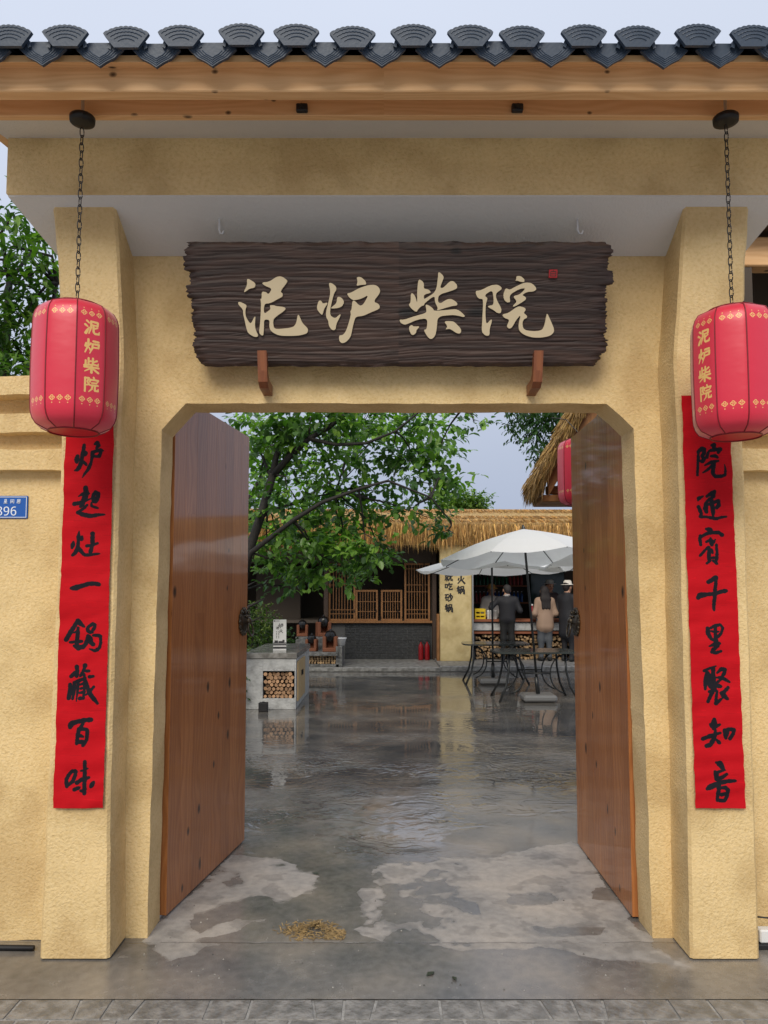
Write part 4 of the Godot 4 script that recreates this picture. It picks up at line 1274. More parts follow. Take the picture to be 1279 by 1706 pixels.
func make_far_building() -> void:
	# raised paving along the buildings
	var b := MB.new()
	b.box(P(-2.6, 0.045, 18.6), Vector3(7.5, 0.09, 5.4), 0.012)
	structure("path", b, M.wet_concrete)
	b = MB.new()
	b.box(P(5.2, 0.06, 18.5), Vector3(8.1, 0.12, 5.2), 0.015)
	structure("path", b, M.wet_concrete)
	var o := thing("thatched_house", "long low house with grey brick base, lattice windows and golden thatched roof", "building", P(0, 0.09, 18.5))
	var off := -o.position
	var mo := MB.new()
	mo.box(P(-0.1, 0.51, 17.93), Vector3(2.4, 0.84, 0.2))
	part(o, "brick_base", mo, M.mortar, off)
	var bf := MB.new()
	brick_face(bf, -0.9, 1.09, 0.10, 0.92, 17.826)
	tag(part(o, "bricks", bf, M.grey_brick, off), "", "", "", "stuff")
	# wall above, its openings black inside
	var sill := MB.new()
	sill.box(P(0.0, 0.945, 17.80), Vector3(2.62, 0.05, 0.16), 0.006)
	part(o, "sill", sill, M.lattice_wood, off)
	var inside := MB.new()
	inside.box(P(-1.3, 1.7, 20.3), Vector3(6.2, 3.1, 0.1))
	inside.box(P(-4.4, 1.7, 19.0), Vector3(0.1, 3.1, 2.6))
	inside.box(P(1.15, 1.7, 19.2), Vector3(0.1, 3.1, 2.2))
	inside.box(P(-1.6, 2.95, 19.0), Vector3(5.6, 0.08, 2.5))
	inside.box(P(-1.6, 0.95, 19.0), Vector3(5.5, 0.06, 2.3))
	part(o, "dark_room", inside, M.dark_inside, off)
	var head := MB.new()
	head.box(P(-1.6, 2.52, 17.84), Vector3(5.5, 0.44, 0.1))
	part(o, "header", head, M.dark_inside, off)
	lattice(o, -1.28, -0.66, 0.97, 2.30, 17.80, 7, [0.12, 0.19, 0.62])
	lattice(o, -0.655, -0.14, 0.97, 1.68, 17.80, 6, [0.3, 0.62])
	lattice(o, -0.07, 0.42, 0.97, 1.68, 17.80, 6, [0.3, 0.62])
	lattice(o, 0.47, 1.06, 0.97, 2.30, 17.80, 7, [0.12, 0.19, 0.5, 0.62, 0.9])
	o.get_child(o.get_child_count() - 1)
	for w in ["lattice_window"]:
		for c in o.get_children():
			if String(c.name).begins_with(w): c.position = off
	var post := MB.new()
	for x in [-1.33, 1.155]:
		post.box(P(x, 1.35, 17.72), Vector3(0.1, 2.5, 0.12), 0.008)
	part(o, "post", post, M.dark_wood, off)
	var pane := MB.new()
	pane.box(P(-2.6, 1.6, 19.0), Vector3(1.1, 1.3, 0.06), 0.01)
	part(o, "shutter", pane, M.dark_inside, off)
	# thatch: a bed with a thick hanging fringe
	var r := RandomNumberGenerator.new()
	r.seed = 77
	var bed := MB.new()
	bed.hexa([P(-5, 3.16, 16.85), P(8.5, 3.12, 16.85), P(8.5, 2.72, 16.95), P(-5, 2.62, 16.95), P(-5, 3.66, 18.6), P(8.5, 3.62, 18.6), P(8.5, 3.0, 18.6), P(-5, 3.0, 18.6)])
	bed.hexa([P(-5, 3.66, 18.6), P(8.5, 3.62, 18.6), P(8.5, 3.0, 18.6), P(-5, 3.0, 18.6), P(-5, 3.1, 20.6), P(8.5, 3.1, 20.6), P(8.5, 2.8, 20.6), P(-5, 2.8, 20.6)])
	part(o, "thatch_bed", bed, M.thatch_bed, off)
	var fringe := MB.new()
	strands(fringe, P(-5, 3.14, 16.84), P(8.5, 3.1, 16.84), Vector3(0, -0.42, 0.10), Vector3(0.1, 0.04, 0.05), 2600, 0.008, r)
	strands(fringe, P(-5, 2.95, 16.86), P(8.5, 2.95, 16.86), Vector3(0, -0.42, 0.06), Vector3(0.1, 0.08, 0.05), 3600, 0.008, r)
	tag(part(o, "thatch_fringe", fringe, M.straw, off), "", "", "", "stuff")
	var comb := MB.new()
	strands(comb, P(-5, 3.40, 17.6), P(8.5, 3.36, 17.6), Vector3(0, -0.10, 0.40), Vector3(0.1, 0.0, 0.0), 1400, 0.012, r)
	strands(comb, P(-5, 3.63, 18.4), P(8.5, 3.59, 18.4), Vector3(0, -0.11, 0.42), Vector3(0.1, 0.01, 0.0), 1400, 0.012, r)
	strands(comb, P(-5, 3.27, 17.15), P(8.5, 3.23, 17.15), Vector3(0, -0.10, 0.40), Vector3(0.1, 0.01, 0.0), 1400, 0.012, r)
	tag(part(o, "thatch_straw", comb, M.straw, off), "", "", "", "stuff")
	# fire extinguishers
	for k in 2:
		var e := thing("fire_extinguisher", ["red fire extinguisher standing by the grey brick base, next to the wooden post", "red fire extinguisher standing by the grey brick base, farther from the wooden post"][k], "extinguisher", P(0.98 - k * 0.14, 0.09, 17.62), 0.0, "fire extinguishers")
		var c := MB.new(true)
		c.lathe([[0.0, 0.0], [0.055, 0.0], [0.058, 0.02], [0.058, 0.30], [0.045, 0.35], [0.02, 0.38], [0.018, 0.41], [0.0, 0.41]], 12)
		part(e, "cylinder", c, M.extinguisher_red)
		var v := MB.new()
		v.box(Vector3(0.01, 0.43, 0), Vector3(0.09, 0.03, 0.03), 0.005)
		v.tube([Vector3(0.05, 0.42, 0), Vector3(0.085, 0.36, 0), Vector3(0.075, 0.15, 0.02)], [0.008, 0.008, 0.009], 5)
		part(e, "valve", v, M.black)

func make_kiosk() -> void:
	var o := thing("food_kiosk", "yellow walled food kiosk with brush writing on its pier and an open counter", "kiosk", P(2.0, 0.12, 17.2))
	var off := -o.position
	var pier := MB.new()
	pier.box(P(1.585, 1.55, 17.12), Vector3(0.70, 2.87, 0.24), 0.015)
	part(o, "pier", pier, M.kiosk_yellow, off)
	var fac := MB.new()
	fac.box(P(5.2, 2.56, 17.12), Vector3(6.52, 0.85, 0.22), 0.012)
	part(o, "fascia", fac, M.kiosk_yellow, off)
	var trim := MB.new()
	trim.box(P(1.955, 1.13, 17.10), Vector3(0.035, 2.02, 0.27), 0.004)
	part(o, "corner_trim", trim, M.steel, off)
	var wp := MB.new()
	wp.box(P(1.20, 0.62, 17.22), Vector3(0.06, 1.05, 0.26), 0.008)
	part(o, "wood_panel", wp, M.lattice_wood, off)
	for c in [["just", 747, 962], ["eat", 747, 977], ["sand", 747, 995.5], ["pot", 747, 1013], ["fire", 768, 966], ["pot", 767, 983]]:
		var x: float = (c[1] - 639.5) / 1281.0 * 16.99
		var y: float = 1.65 - (c[2] - 985.0) / 1281.0 * 16.99
		part(o, "brush_character", glyph_mesh(GLYPH[c[0]], 0.175, 1.5), M.ink, off + P(x, y, 17.0))
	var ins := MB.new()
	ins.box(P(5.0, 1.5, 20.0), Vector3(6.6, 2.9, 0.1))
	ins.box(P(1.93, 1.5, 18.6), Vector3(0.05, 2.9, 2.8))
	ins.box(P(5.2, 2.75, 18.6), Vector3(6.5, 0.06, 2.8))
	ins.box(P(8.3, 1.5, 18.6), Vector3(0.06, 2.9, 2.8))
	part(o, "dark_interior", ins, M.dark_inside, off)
	var door := MB.new()
	door.box(P(4.15, 1.35, 19.6), Vector3(0.86, 1.9, 0.1), 0.01)
	part(o, "fridge_front", door, M.fridge, off)
	# counter
	var ct := thing("serving_counter", "kiosk serving counter with red-brown planks over a bay of firewood", "counter", P(3.2, 0.12, 17.65))
	var co := -ct.position
	for e in [["plank", 1.02, 0.055, 17.62, 0.62, "plank_red"], ["plank", 0.745, 0.05, 17.62, 0.56, "plank_red"]]:
		var b := MB.new()
		b.box(P(3.55, e[1] - e[2] / 2, e[3]), Vector3(3.1, e[2], e[4]), 0.006)
		part(ct, e[0], b, M[e[5]], co)
	var bk := MB.new()
	bk.box(P(3.55, 0.86, 17.6), Vector3(3.06, 0.17, 0.46))
	part(ct, "grey_front", bk, M.pale_concrete, co)
	var bk2 := MB.new()
	bk2.box(P(3.55, 0.4, 17.86), Vector3(3.06, 0.56, 0.06))
	for x in [2.02, 5.08]: bk2.box(P(x, 0.4, 17.62), Vector3(0.06, 0.56, 0.5))
	part(ct, "bay_back", bk2, M.black, co)
	var lg := thing("firewood_bay", "split logs packed under the kiosk counter", "firewood", P(3.5, 0.12, 17.5))
	lg.set_meta("kind", "stuff")
	var lb := MB.new()
	for j in 8:
		for i in 46:
			var f := rng.randf_range(0.55, 1.2)
			lb.st.set_color(Color(0.44 * f, 0.29 * f, 0.155 * f))
			var c := P(2.09 + i * 0.063 + rng.randf_range(-0.02, 0.02), 0.16 + j * 0.066 + rng.randf_range(-0.03, 0.03), 17.40 + rng.randf_range(-0.04, 0.05))
			var rr := rng.randf_range(0.022, 0.036)
			lb.tube([c, c + Vector3(0, 0, -0.35)], [rr, rr], 6)
	part(lg, "logs", lb, M.log_end, -lg.position)
	# goods on the counter
	var cr := thing("bottle_crate", "yellow plastic bottle crate standing on the kiosk counter", "crate", P(2.17, 1.02, 17.55))
	var cb := MB.new()
	cb.box(Vector3(0, 0.02, 0), Vector3(0.24, 0.04, 0.3), 0.006)
	cb.box(Vector3(0, 0.20, 0.145), Vector3(0.24, 0.07, 0.012), 0.003)
	cb.box(Vector3(0, 0.10, 0.145), Vector3(0.24, 0.05, 0.012), 0.003)
	cb.box(Vector3(0, 0.20, -0.145), Vector3(0.24, 0.07, 0.012), 0.003)
	for x in [-0.114, 0.114]: cb.box(Vector3(x, 0.13, 0), Vector3(0.012, 0.21, 0.28), 0.003)
	for x in [-0.1, 0.0, 0.1]: cb.box(Vector3(x, 0.12, 0.143), Vector3(0.02, 0.2, 0.012), 0.003)
	part(cr, "basket", cb, M.crate_yellow)
	for k in 4:
		var bx := thing("paper_carton", "slim white paper carton in the row beside the yellow crate", "carton", P(2.36 + k * 0.056, 1.02, 17.5), rng.randf_range(-0.2, 0.2), "cartons on the kiosk counter")
		var b := MB.new()
		b.box(Vector3(0, 0.085, 0), Vector3(0.045, 0.17, 0.05), 0.003)
		b.hexa([Vector3(-0.022, 0.17, 0.024), Vector3(0.022, 0.17, 0.024), Vector3(0.022, 0.17, -0.024), Vector3(-0.022, 0.17, -0.024), Vector3(-0.022, 0.2, 0.003), Vector3(0.022, 0.2, 0.003), Vector3(0.022, 0.2, -0.003), Vector3(-0.022, 0.2, -0.003)])
		part(bx, "carton_box", b, M.paper_white)
	bottle_thing("sauce_bottle", "red sauce bottle with white cap on the kiosk counter", P(3.36, 1.02, 17.5), M.extinguisher_red, 1.25, "")
	# shelves of bottles at the back
	var sh := thing("bottle_shelf", "orange wooden shelves on the kiosk's back wall", "shelf", P(2.85, 0.12, 19.2))
	for y in [1.80, 1.38, 2.2]:
		var b := MB.new()
		b.box(P(2.85, y - 0.02, 19.25), Vector3(1.45, 0.035, 0.3), 0.004)
		part(sh, "board", b, M.plank_red, -sh.position)
	var proto = null
	for row in 2:
		for k in 14:
			var m: Material = [M.bottle_green, M.bottle_green, M.bottle_red][(k * 3 / 14)] if row == 0 else (M.bottle_blue if k > 3 else M.bottle_red)
			var lab: String = ["green glass bottle in the upper row of the kiosk shelves", "red labelled bottle in the upper row of the kiosk shelves", "blue plastic bottle in the lower row of the kiosk shelves", "red labelled bottle in the lower row of the kiosk shelves"][(0 if m == M.bottle_green else 1) if row == 0 else (2 if k > 3 else 3)]
			bottle_thing("bottle", lab, P(2.2 + k * 0.094, [1.80, 1.38][row], 19.18), m, 1.0, "bottles on the kiosk shelves")

func bottle_thing(called: String, lab: String, at: Vector3, m: Material, k: float, group: String) -> void:
	if not M.has("bottle_mesh"):
		var b := MB.new(true)
		b.lathe([[0.0, 0.0], [0.034, 0.0], [0.036, 0.01], [0.036, 0.15], [0.03, 0.18], [0.014, 0.21], [0.013, 0.25], [0.0, 0.25]], 9)
		M["bottle_mesh"] = b.done()
		var c := MB.new(true)
		c.lathe([[0.015, 0.245], [0.016, 0.27], [0.0, 0.272]], 8)
		M["cap_mesh"] = c.done()
	var o := thing(called, lab, "bottle", at, 0.0, group)
	part(o, "glass", M.bottle_mesh, m).scale = Vector3.ONE * k
	part(o, "cap", M.cap_mesh, M.white_plastic).scale = Vector3.ONE * k

func make_hut() -> void:
	# small hut just inside the gate: its thatched gable end shows beside the open door
	var o := thing("thatched_hut", "small timber hut with steep shaggy thatch just inside the gateway", "hut", P(2.9, 0, 6.8))
	var off := -o.position
	var r := RandomNumberGenerator.new()
	r.seed = 91
	var bed := MB.new()
	var e0 := Vector2(1.33, 2.62)
	var e1 := Vector2(2.38, 4.42)
	var e2 := Vector2(3.5, 2.60)
	var th := 0.13
	for s in [[e0, e1], [e1, e2]]:
		var a: Vector2 = s[0]
		var c: Vector2 = s[1]
		bed.hexa([P(a.x, a.y, 6.45), P(c.x, c.y, 6.45), P(c.x, c.y - th, 6.45), P(a.x, a.y - th, 6.45), P(a.x, a.y, 6.95), P(c.x, c.y, 6.95), P(c.x, c.y - th, 6.95), P(a.x, a.y - th, 6.95)])
	part(o, "thatch_bed", bed, M.thatch_bed, off)
	var f := MB.new()
	for k in 26:
		var t := k / 25.0
		var p := e0.lerp(e1, t)
		strands(f, P(p.x, p.y + 0.03, 6.42), P(p.x, p.y + 0.03, 6.95), Vector3(-0.08, -0.13, 0.0), Vector3(0.03, 0.03, 0.03), 150, 0.007, r, 0.55)
		strands(f, P(p.x - 0.02, p.y, 6.44), P(p.x + 0.03, p.y + 0.05, 6.44), Vector3(-0.05, -0.17, 0.02), Vector3(0.03, 0.04, 0.03), 60, 0.006, r, 0.55)
	strands(f, P(e0.x, e0.y - 0.02, 6.42), P(e0.x, e0.y - 0.02, 6.95), Vector3(-0.03, -0.17, 0), Vector3(0.04, 0.04, 0.03), 900, 0.006, r, 0.55)
	tag(part(o, "thatch_straw", f, M.straw, off), "", "", "", "stuff")
	var fr := MB.new()
	fr.hexa([P(1.40, 2.62, 6.5), P(2.38, 4.22, 6.5), P(2.38, 4.06, 6.5), P(1.40, 2.46, 6.5), P(1.40, 2.62, 6.56), P(2.38, 4.22, 6.56), P(2.38, 4.06, 6.56), P(1.40, 2.46, 6.56)])
	part(o, "barge_rafter", fr, M.lattice_wood, off)
	var tie := MB.new()
	tie.box(P(2.4, 2.52, 6.6), Vector3(2.0, 0.07, 0.07), 0.006)
	tie.box(P(2.4, 2.44, 6.72), Vector3(2.1, 0.06, 0.42), 0.006)
	part(o, "tie_beam", tie, M.lattice_wood, off)
	for x in [1.62, 2.0, 2.38]:
		var st := MB.new()
		st.box(P(x, 2.5 + (x - 1.3) * 0.5, 6.6), Vector3(0.06, (x - 1.3) * 1.0 + 0.05, 0.05), 0.004)
		part(o, "stud", st, M.lattice_wood, off)
	var wall := MB.new()
	wall.box(P(3.1, 1.15, 6.8), Vector3(2.3, 2.3, 0.3))
	wall.hexa([P(1.5, 2.48, 6.8), P(3.3, 2.48, 6.8), P(2.40, 4.0, 6.8), P(2.36, 4.0, 6.8), P(1.5, 2.48, 6.93), P(3.3, 2.48, 6.93), P(2.40, 4.0, 6.93), P(2.36, 4.0, 6.93)])
	part(o, "dark_boarding", wall, M.dark_wood, off)
	var ln := thing("lantern", "red cloth lantern hanging under the hut's thatched eave", "lantern", P(1.60, 2.35, 6.25), 1.1, "red lanterns")
	lantern_body(ln, M.lantern_m)
	var wire := MB.new()
	wire.tube([Vector3(0, 0.6, 0), Vector3(0, 0.72, -0.1), Vector3(0, 0.75, -0.22)], [0.004, 0.004, 0.004], 5)
	part(ln, "wire", wire, M.iron)
	# white board leaning at the hut corner
	var bd := thing("white_board", "narrow white notice board standing behind the open door", "sign", P(1.62, 0, 6.3))
	var b := MB.new()
	b.box(Vector3(0.12, 1.72, 0), Vector3(0.26, 0.36, 0.015), 0.003)
	part(bd, "panel", b, M.paper_white)
	b = MB.new()
	b.tube([Vector3(0.12, 0.0, -0.02), Vector3(0.12, 1.6, -0.02)], [0.012, 0.012], 6)
	b.tube([Vector3(-0.05, 0.012, -0.02), Vector3(0.29, 0.012, -0.02)], [0.012, 0.012], 6)
	part(bd, "stand", b, M.iron)
	# timber lean-to behind the wall on that side
	var le := thing("timber_lean_to", "dark timber lean-to with a pine beam behind the courtyard wall", "shed", P(3.4, 0, 5.2))
	var lo := -le.position
	var bm := MB.new()
	bm.box(P(4.0, 3.78, 4.75), Vector3(3.6, 0.19, 0.12), 0.008)
	part(le, "beam", bm, M.pine_beam, lo)
	var rf := MB.new()
	rf.hexa([P(2.2, 3.93, 4.55), P(5.8, 3.93, 4.55), P(5.8, 3.885, 4.55), P(2.2, 3.885, 4.55), P(2.2, 4.2, 6.0), P(5.8, 4.2, 6.0), P(5.8, 4.15, 6.0), P(2.2, 4.15, 6.0)])
	part(le, "roof_boards", rf, M.dark_wood, lo)
	var bw := MB.new()
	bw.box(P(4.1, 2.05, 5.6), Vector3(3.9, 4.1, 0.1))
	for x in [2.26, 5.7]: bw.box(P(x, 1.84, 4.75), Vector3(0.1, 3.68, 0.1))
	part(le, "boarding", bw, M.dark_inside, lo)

# ------------------------------------------------------------------ things in the yard
func umbrella(called_label: String, foot: Vector3, lean: float, apex: float, rim: float, rad: float, tilt: Vector3, turn: float) -> void:
	var o := thing("patio_umbrella", called_label, "umbrella", foot, 0.0, "white patio umbrellas")
	var top := Vector3(-lean, apex, 0)
	var base := MB.new()
	base.box(Vector3(0, 0.06, 0), Vector3(0.50, 0.10, 0.46), 0.03)
	part(o, "base_slab", base, M.umbrella_base)
	var sock := MB.new(true)
	sock.tube([Vector3(0, 0.1, 0), Vector3(-lean * 0.12, 0.36, 0)], [0.032, 0.03], 10)
	part(o, "socket", sock, M.dark_metal)
	var pole := MB.new(true)
	pole.tube([Vector3(0, 0.1, 0), top], [0.019, 0.019], 8)
	part(o, "pole", pole, M.dark_metal)
	var c := holder(o, "canopy_frame", top, turn)
	c.rotation = Vector3(tilt.x, turn, tilt.z)
	var n := 8
	var drop := apex - rim
	var cl := MB.new()
	var steps := 5
	var pt := func(k: float, t: float) -> Vector3:
		var a := TAU * k / n
		var f := fposmod(k, 1.0)
		var r := rad * t * (1.0 - 0.075 * sin(PI * f) * t)
		var sag := 0.05 * sin(PI * f) * t * t
		return Vector3(sin(a) * r, -drop * (t * 0.93 + 0.07 * t * t) - sag + 0.035 * sin(PI * t), cos(a) * r)
	for k in n * 4:
		for s in steps:
			var a := k / 4.0
			var b := (k + 1) / 4.0
			var t0 := float(s) / steps
			var t1 := float(s + 1) / steps
			if s == 0: cl.tri(pt.call(a, 0.0), pt.call(b, t1), pt.call(a, t1))
			else: cl.quad(pt.call(a, t0), pt.call(b, t0), pt.call(b, t1), pt.call(a, t1))
	part(c, "canopy", cl, M.canvas_white)
	for k in n:
		var rb := MB.new()
		rb.tube([Vector3(0, -0.03, 0), pt.call(float(k), 0.5) + Vector3(0, -0.02, 0), pt.call(float(k), 0.985) + Vector3(0, -0.012, 0)], [0.009, 0.009, 0.007], 5)
		rb.tube([Vector3(0, -drop * 0.62, 0), pt.call(float(k), 0.5) + Vector3(0, -0.02, 0)], [0.007, 0.007], 5)
		part(c, "rib", rb, M.dark_metal)
	var hub := MB.new(true)
	hub.lathe([[0.0, -drop * 0.66], [0.035, -drop * 0.66], [0.035, -drop * 0.58], [0.0, -drop * 0.58]], 10)
	hub.lathe([[0.03, -0.06], [0.03, 0.03], [0.012, 0.06], [0.0, 0.065]], 8)
	part(c, "hub", hub, M.dark_metal)

func yard_table(lab: String, at: Vector3, turn: float, w: float, dp: float, h: float) -> void:
	var o := thing("metal_table", lab, "table", at, turn, "dark metal garden tables")
	var b := MB.new()
	var cut := 0.13
	var hw := w / 2
	var hd := dp / 2
	var poly := PackedVector2Array([Vector2(-hw + cut, -hd), Vector2(-hw, -hd + cut), Vector2(-hw, hd - cut), Vector2(-hw + cut, hd), Vector2(hw - cut, hd), Vector2(hw, hd - cut), Vector2(hw, -hd + cut), Vector2(hw - cut, -hd)])
	b.prism(rounded(poly, 1), Transform3D(Basis(Vector3(1, 0, 0), Vector3(0, 0, 1), Vector3(0, 1, 0)), Vector3(0, h - 0.028, 0)), 0.026)
	part(o, "tabletop", b, M.table_top)
	for sx in [-1, 1]:
		for sz in [-1, 1]:
			var lg := MB.new(true)
			lg.tube([Vector3(sx * hw * 0.66, h - 0.03, sz * hd * 0.62), Vector3(sx * hw * 0.68, h * 0.62, sz * hd * 0.62), Vector3(sx * hw * 0.76, h * 0.3, sz * hd * 0.7), Vector3(sx * hw * 0.93, 0.0, sz * hd * 0.85)], [0.017, 0.017, 0.017, 0.019], 7)
			part(o, "leg", lg, M.dark_metal)
	for sz in [-1, 1]: # a C-shaped brace on either end of each long side, and the rail between
		for sx in [-1, 1]:
			var pts := []
			var rad := []
			for i in 13:
				var a := lerpf(-1.35, 1.35, i / 12.0)
				pts.append(Vector3(sx * (hw * 0.72 - cos(a) * hw * 0.42), h * 0.55 + sin(a) * h * 0.40, sz * hd * 0.62))
				rad.append(0.012)
			var ar := MB.new(true)
			ar.tube(pts, rad, 6)
			part(o, "brace", ar, M.dark_metal)
		var rl := MB.new(true)
		rl.tube([Vector3(-hw * 0.3, h * 0.56, sz * hd * 0.62), Vector3(hw * 0.3, h * 0.56, sz * hd * 0.62)], [0.012, 0.012], 6)
		part(o, "rail", rl, M.dark_metal)

func log_variants() -> Array:
	var out := []
	for k in 5:
		var b := MB.new()
		var f: float = [0.6, 0.8, 1.0, 1.15, 0.9][k]
		var n := 7
		var pts := []
		for i in n:
			var a := TAU * i / n
			var r := 0.03 * rng.randf_range(0.75, 1.15) * (0.75 if k % 2 and i < 3 else 1.0)
			pts.append(Vector2(cos(a), sin(a)) * r)
		b.st.set_color(Color(0.50 * f, 0.30 * f, 0.17 * f))
		for i in range(1, n - 1):
			b.tri(Vector3(pts[0].x, pts[0].y, 0), Vector3(pts[i + 1].x, pts[i + 1].y, 0), Vector3(pts[i].x, pts[i].y, 0))
		b.st.set_color(Color(0.10, 0.055, 0.032))
		for i in n:
			var p: Vector2 = pts[i]
			var q: Vector2 = pts[(i + 1) % n]
			b.quad(Vector3(p.x, p.y, 0), Vector3(q.x, q.y, 0), Vector3(q.x, q.y, -0.32), Vector3(p.x, p.y, -0.32))
		out.append(b.done())
	return out

func make_yard_things() -> void:
	umbrella("white patio umbrella shading the table nearest the open door, tall pole leaning", P(2.32, 0, 11.72), 0.19, 2.60, 2.15, 1.36, Vector3(-0.075, 0, 0.03), 0.25)
	umbrella("white patio umbrella in front of the kiosk, standing over the table by the pier", P(1.95, 0, 13.9), 0.0, 2.33, 2.03, 1.38, Vector3(-0.03, 0, 0.0), 0.05)
	umbrella("white patio umbrella mostly hidden behind the open door", P(3.86, 0, 12.6), 0.0, 2.55, 2.08, 1.38, Vector3(-0.04, 0, 0.02), 0.39)
	yard_table("dark metal garden table under the leaning umbrella, arched braces", P(2.30, 0, 11.95), 0.04, 1.28, 0.85, 0.745)
	yard_table("dark metal garden table standing before the kiosk counter and its yellow pier", P(2.02, 0, 14.1), -0.03, 1.20, 0.85, 0.715)
	# concrete counter with a firewood niche
	var o := thing("concrete_counter", "pale concrete counter with a firewood niche and wooden cupboard doors", "counter", P(-1.58, 0, 11.85))
	var off := -o.position
	var x0 := -1.94
	var x1 := -1.235
	var d0 := 10.9
	var d1 := 12.8
	var nx0 := -1.70
	var nx1 := -1.255
	for e in [["end_block", (x0 + nx0) / 2, 0.35, nx0 - x0, 0.70, 0.0], ["corner_post", (nx1 + x1) / 2, 0.35, x1 - nx1, 0.70, 0.0], ["apron", (nx0 + nx1) / 2, 0.615, nx1 - nx0, 0.17, 0.0], ["hearth", (nx0 + nx1) / 2, 0.075, nx1 - nx0, 0.15, 0.0]]:
		var b := MB.new()
		b.box(P(e[1], e[2], d0 + 0.2), Vector3(e[3], e[4], 0.4), 0.004)
		part(o, e[0], b, M.pale_concrete, off)
	var body := MB.new()
	body.box(P((x0 + x1) / 2, 0.35, (d0 + 0.4 + d1) / 2), Vector3(x1 - x0, 0.70, d1 - d0 - 0.4), 0.004)
	part(o, "body", body, M.pale_concrete, off)
	var top := MB.new()
	top.box(P((x0 + x1) / 2, 0.745, (d0 + d1) / 2), Vector3(x1 - x0 + 0.03, 0.085, d1 - d0 + 0.03), 0.008)
	part(o, "countertop", top, M.wet_top, off)
	for k in 2:
		var dr := MB.new()
		dr.box(P(x1 + 0.012, 0.38, d0 + 0.32 + k * 0.50), Vector3(0.022, 0.56, 0.46), 0.004)
		var cd := part(o, "cupboard_door", dr, M.cabinet_wood, off)
		var hd := MB.new()
		hd.tube([P(x1 + 0.03, 0.42, d0 + 0.50 + k * 0.14), P(x1 + 0.03, 0.50, d0 + 0.50 + k * 0.14)], [0.008, 0.008], 6)
		part(cd, "handle", hd, M.iron)
	var logs := log_variants()
	var y := 0.18
	var row := 0
	while y < 0.50:
		var x := nx0 + 0.034 + (0.028 if row % 2 else 0.0)
		while x < nx1 - 0.03:
			var l := part(self, "firewood_log", logs[rng.randi() % 5], M.log_end, P(x + rng.randf_range(-0.004, 0.004), y + rng.randf_range(-0.003, 0.003), d0 + rng.randf_range(0.01, 0.06)))
			l.rotation.z = rng.randf() * TAU
			l.scale = Vector3.ONE * rng.randf_range(0.85, 1.12)
			tag(l, "split firewood log stacked in the niche of the concrete counter", "log", "firewood in the counter niche")
			x += 0.058
		y += 0.051
		row += 1
	var sg := thing("table_sign", "upright white printed card stand on the concrete counter", "sign", P(-1.515, 0.788, 11.25), 0.1)
	var b := MB.new()
	b.box(Vector3(0, 0.225, 0), Vector3(0.19, 0.45, 0.02), 0.003)
	part(sg, "card", b, M.paper_white)
	b = MB.new()
	b.box(Vector3(0, 0.112, 0.0115), Vector3(0.188, 0.014, 0.004))
	b.box(Vector3(0, 0.045, 0.0115), Vector3(0.188, 0.028, 0.004))
	b.box(Vector3(0, 0.088, 0.0115), Vector3(0.188, 0.02, 0.0036))
	for e in [[-0.05, 0.135, 0.05, 0.03], [0.02, 0.13, 0.07, 0.02], [0.055, 0.14, 0.03, 0.035], [-0.075, 0.43, 0.018, 0.018], [-0.03, 0.43, 0.05, 0.006]]:
		b.box(Vector3(e[0], e[1], 0.0112), Vector3(e[2], e[3], 0.003))
	part(sg, "printed_bands", b, M.ink_grey)
	part(sg, "lettering", glyph_mesh(GLYPH["stove"], 0.075), M.ink, Vector3(0.012, 0.36, 0.0095))
	part(sg, "lettering", glyph_mesh(GLYPH["fire"], 0.055), M.ink, Vector3(0.018, 0.285, 0.0095))
	part(sg, "lettering", glyph_mesh(GLYPH["mud"], 0.04), M.ink_grey, Vector3(-0.035, 0.33, 0.0095))
	for k in 10:
		var t := MB.new()
		t.box(Vector3(-0.045 + (k % 2) * 0.03, 0.275 - (k / 2) * 0.022, 0.0108), Vector3(0.012, 0.01, 0.002))
		part(sg, "small_print", t, M.ink_grey)
	var bx := thing("black_box", "small black box on the wet floor at the counter's foot", "box", P(-1.66, 0, 10.72))
	b = MB.new()
	b.box(Vector3(0, 0.062, 0), Vector3(0.125, 0.124, 0.1), 0.008)
	b.tube([Vector3(0, 0.125, 0), Vector3(0, 0.132, 0)], [0.02, 0.02], 8)
	part(bx, "case", b, M.black)
	make_stoves()
	make_beds()

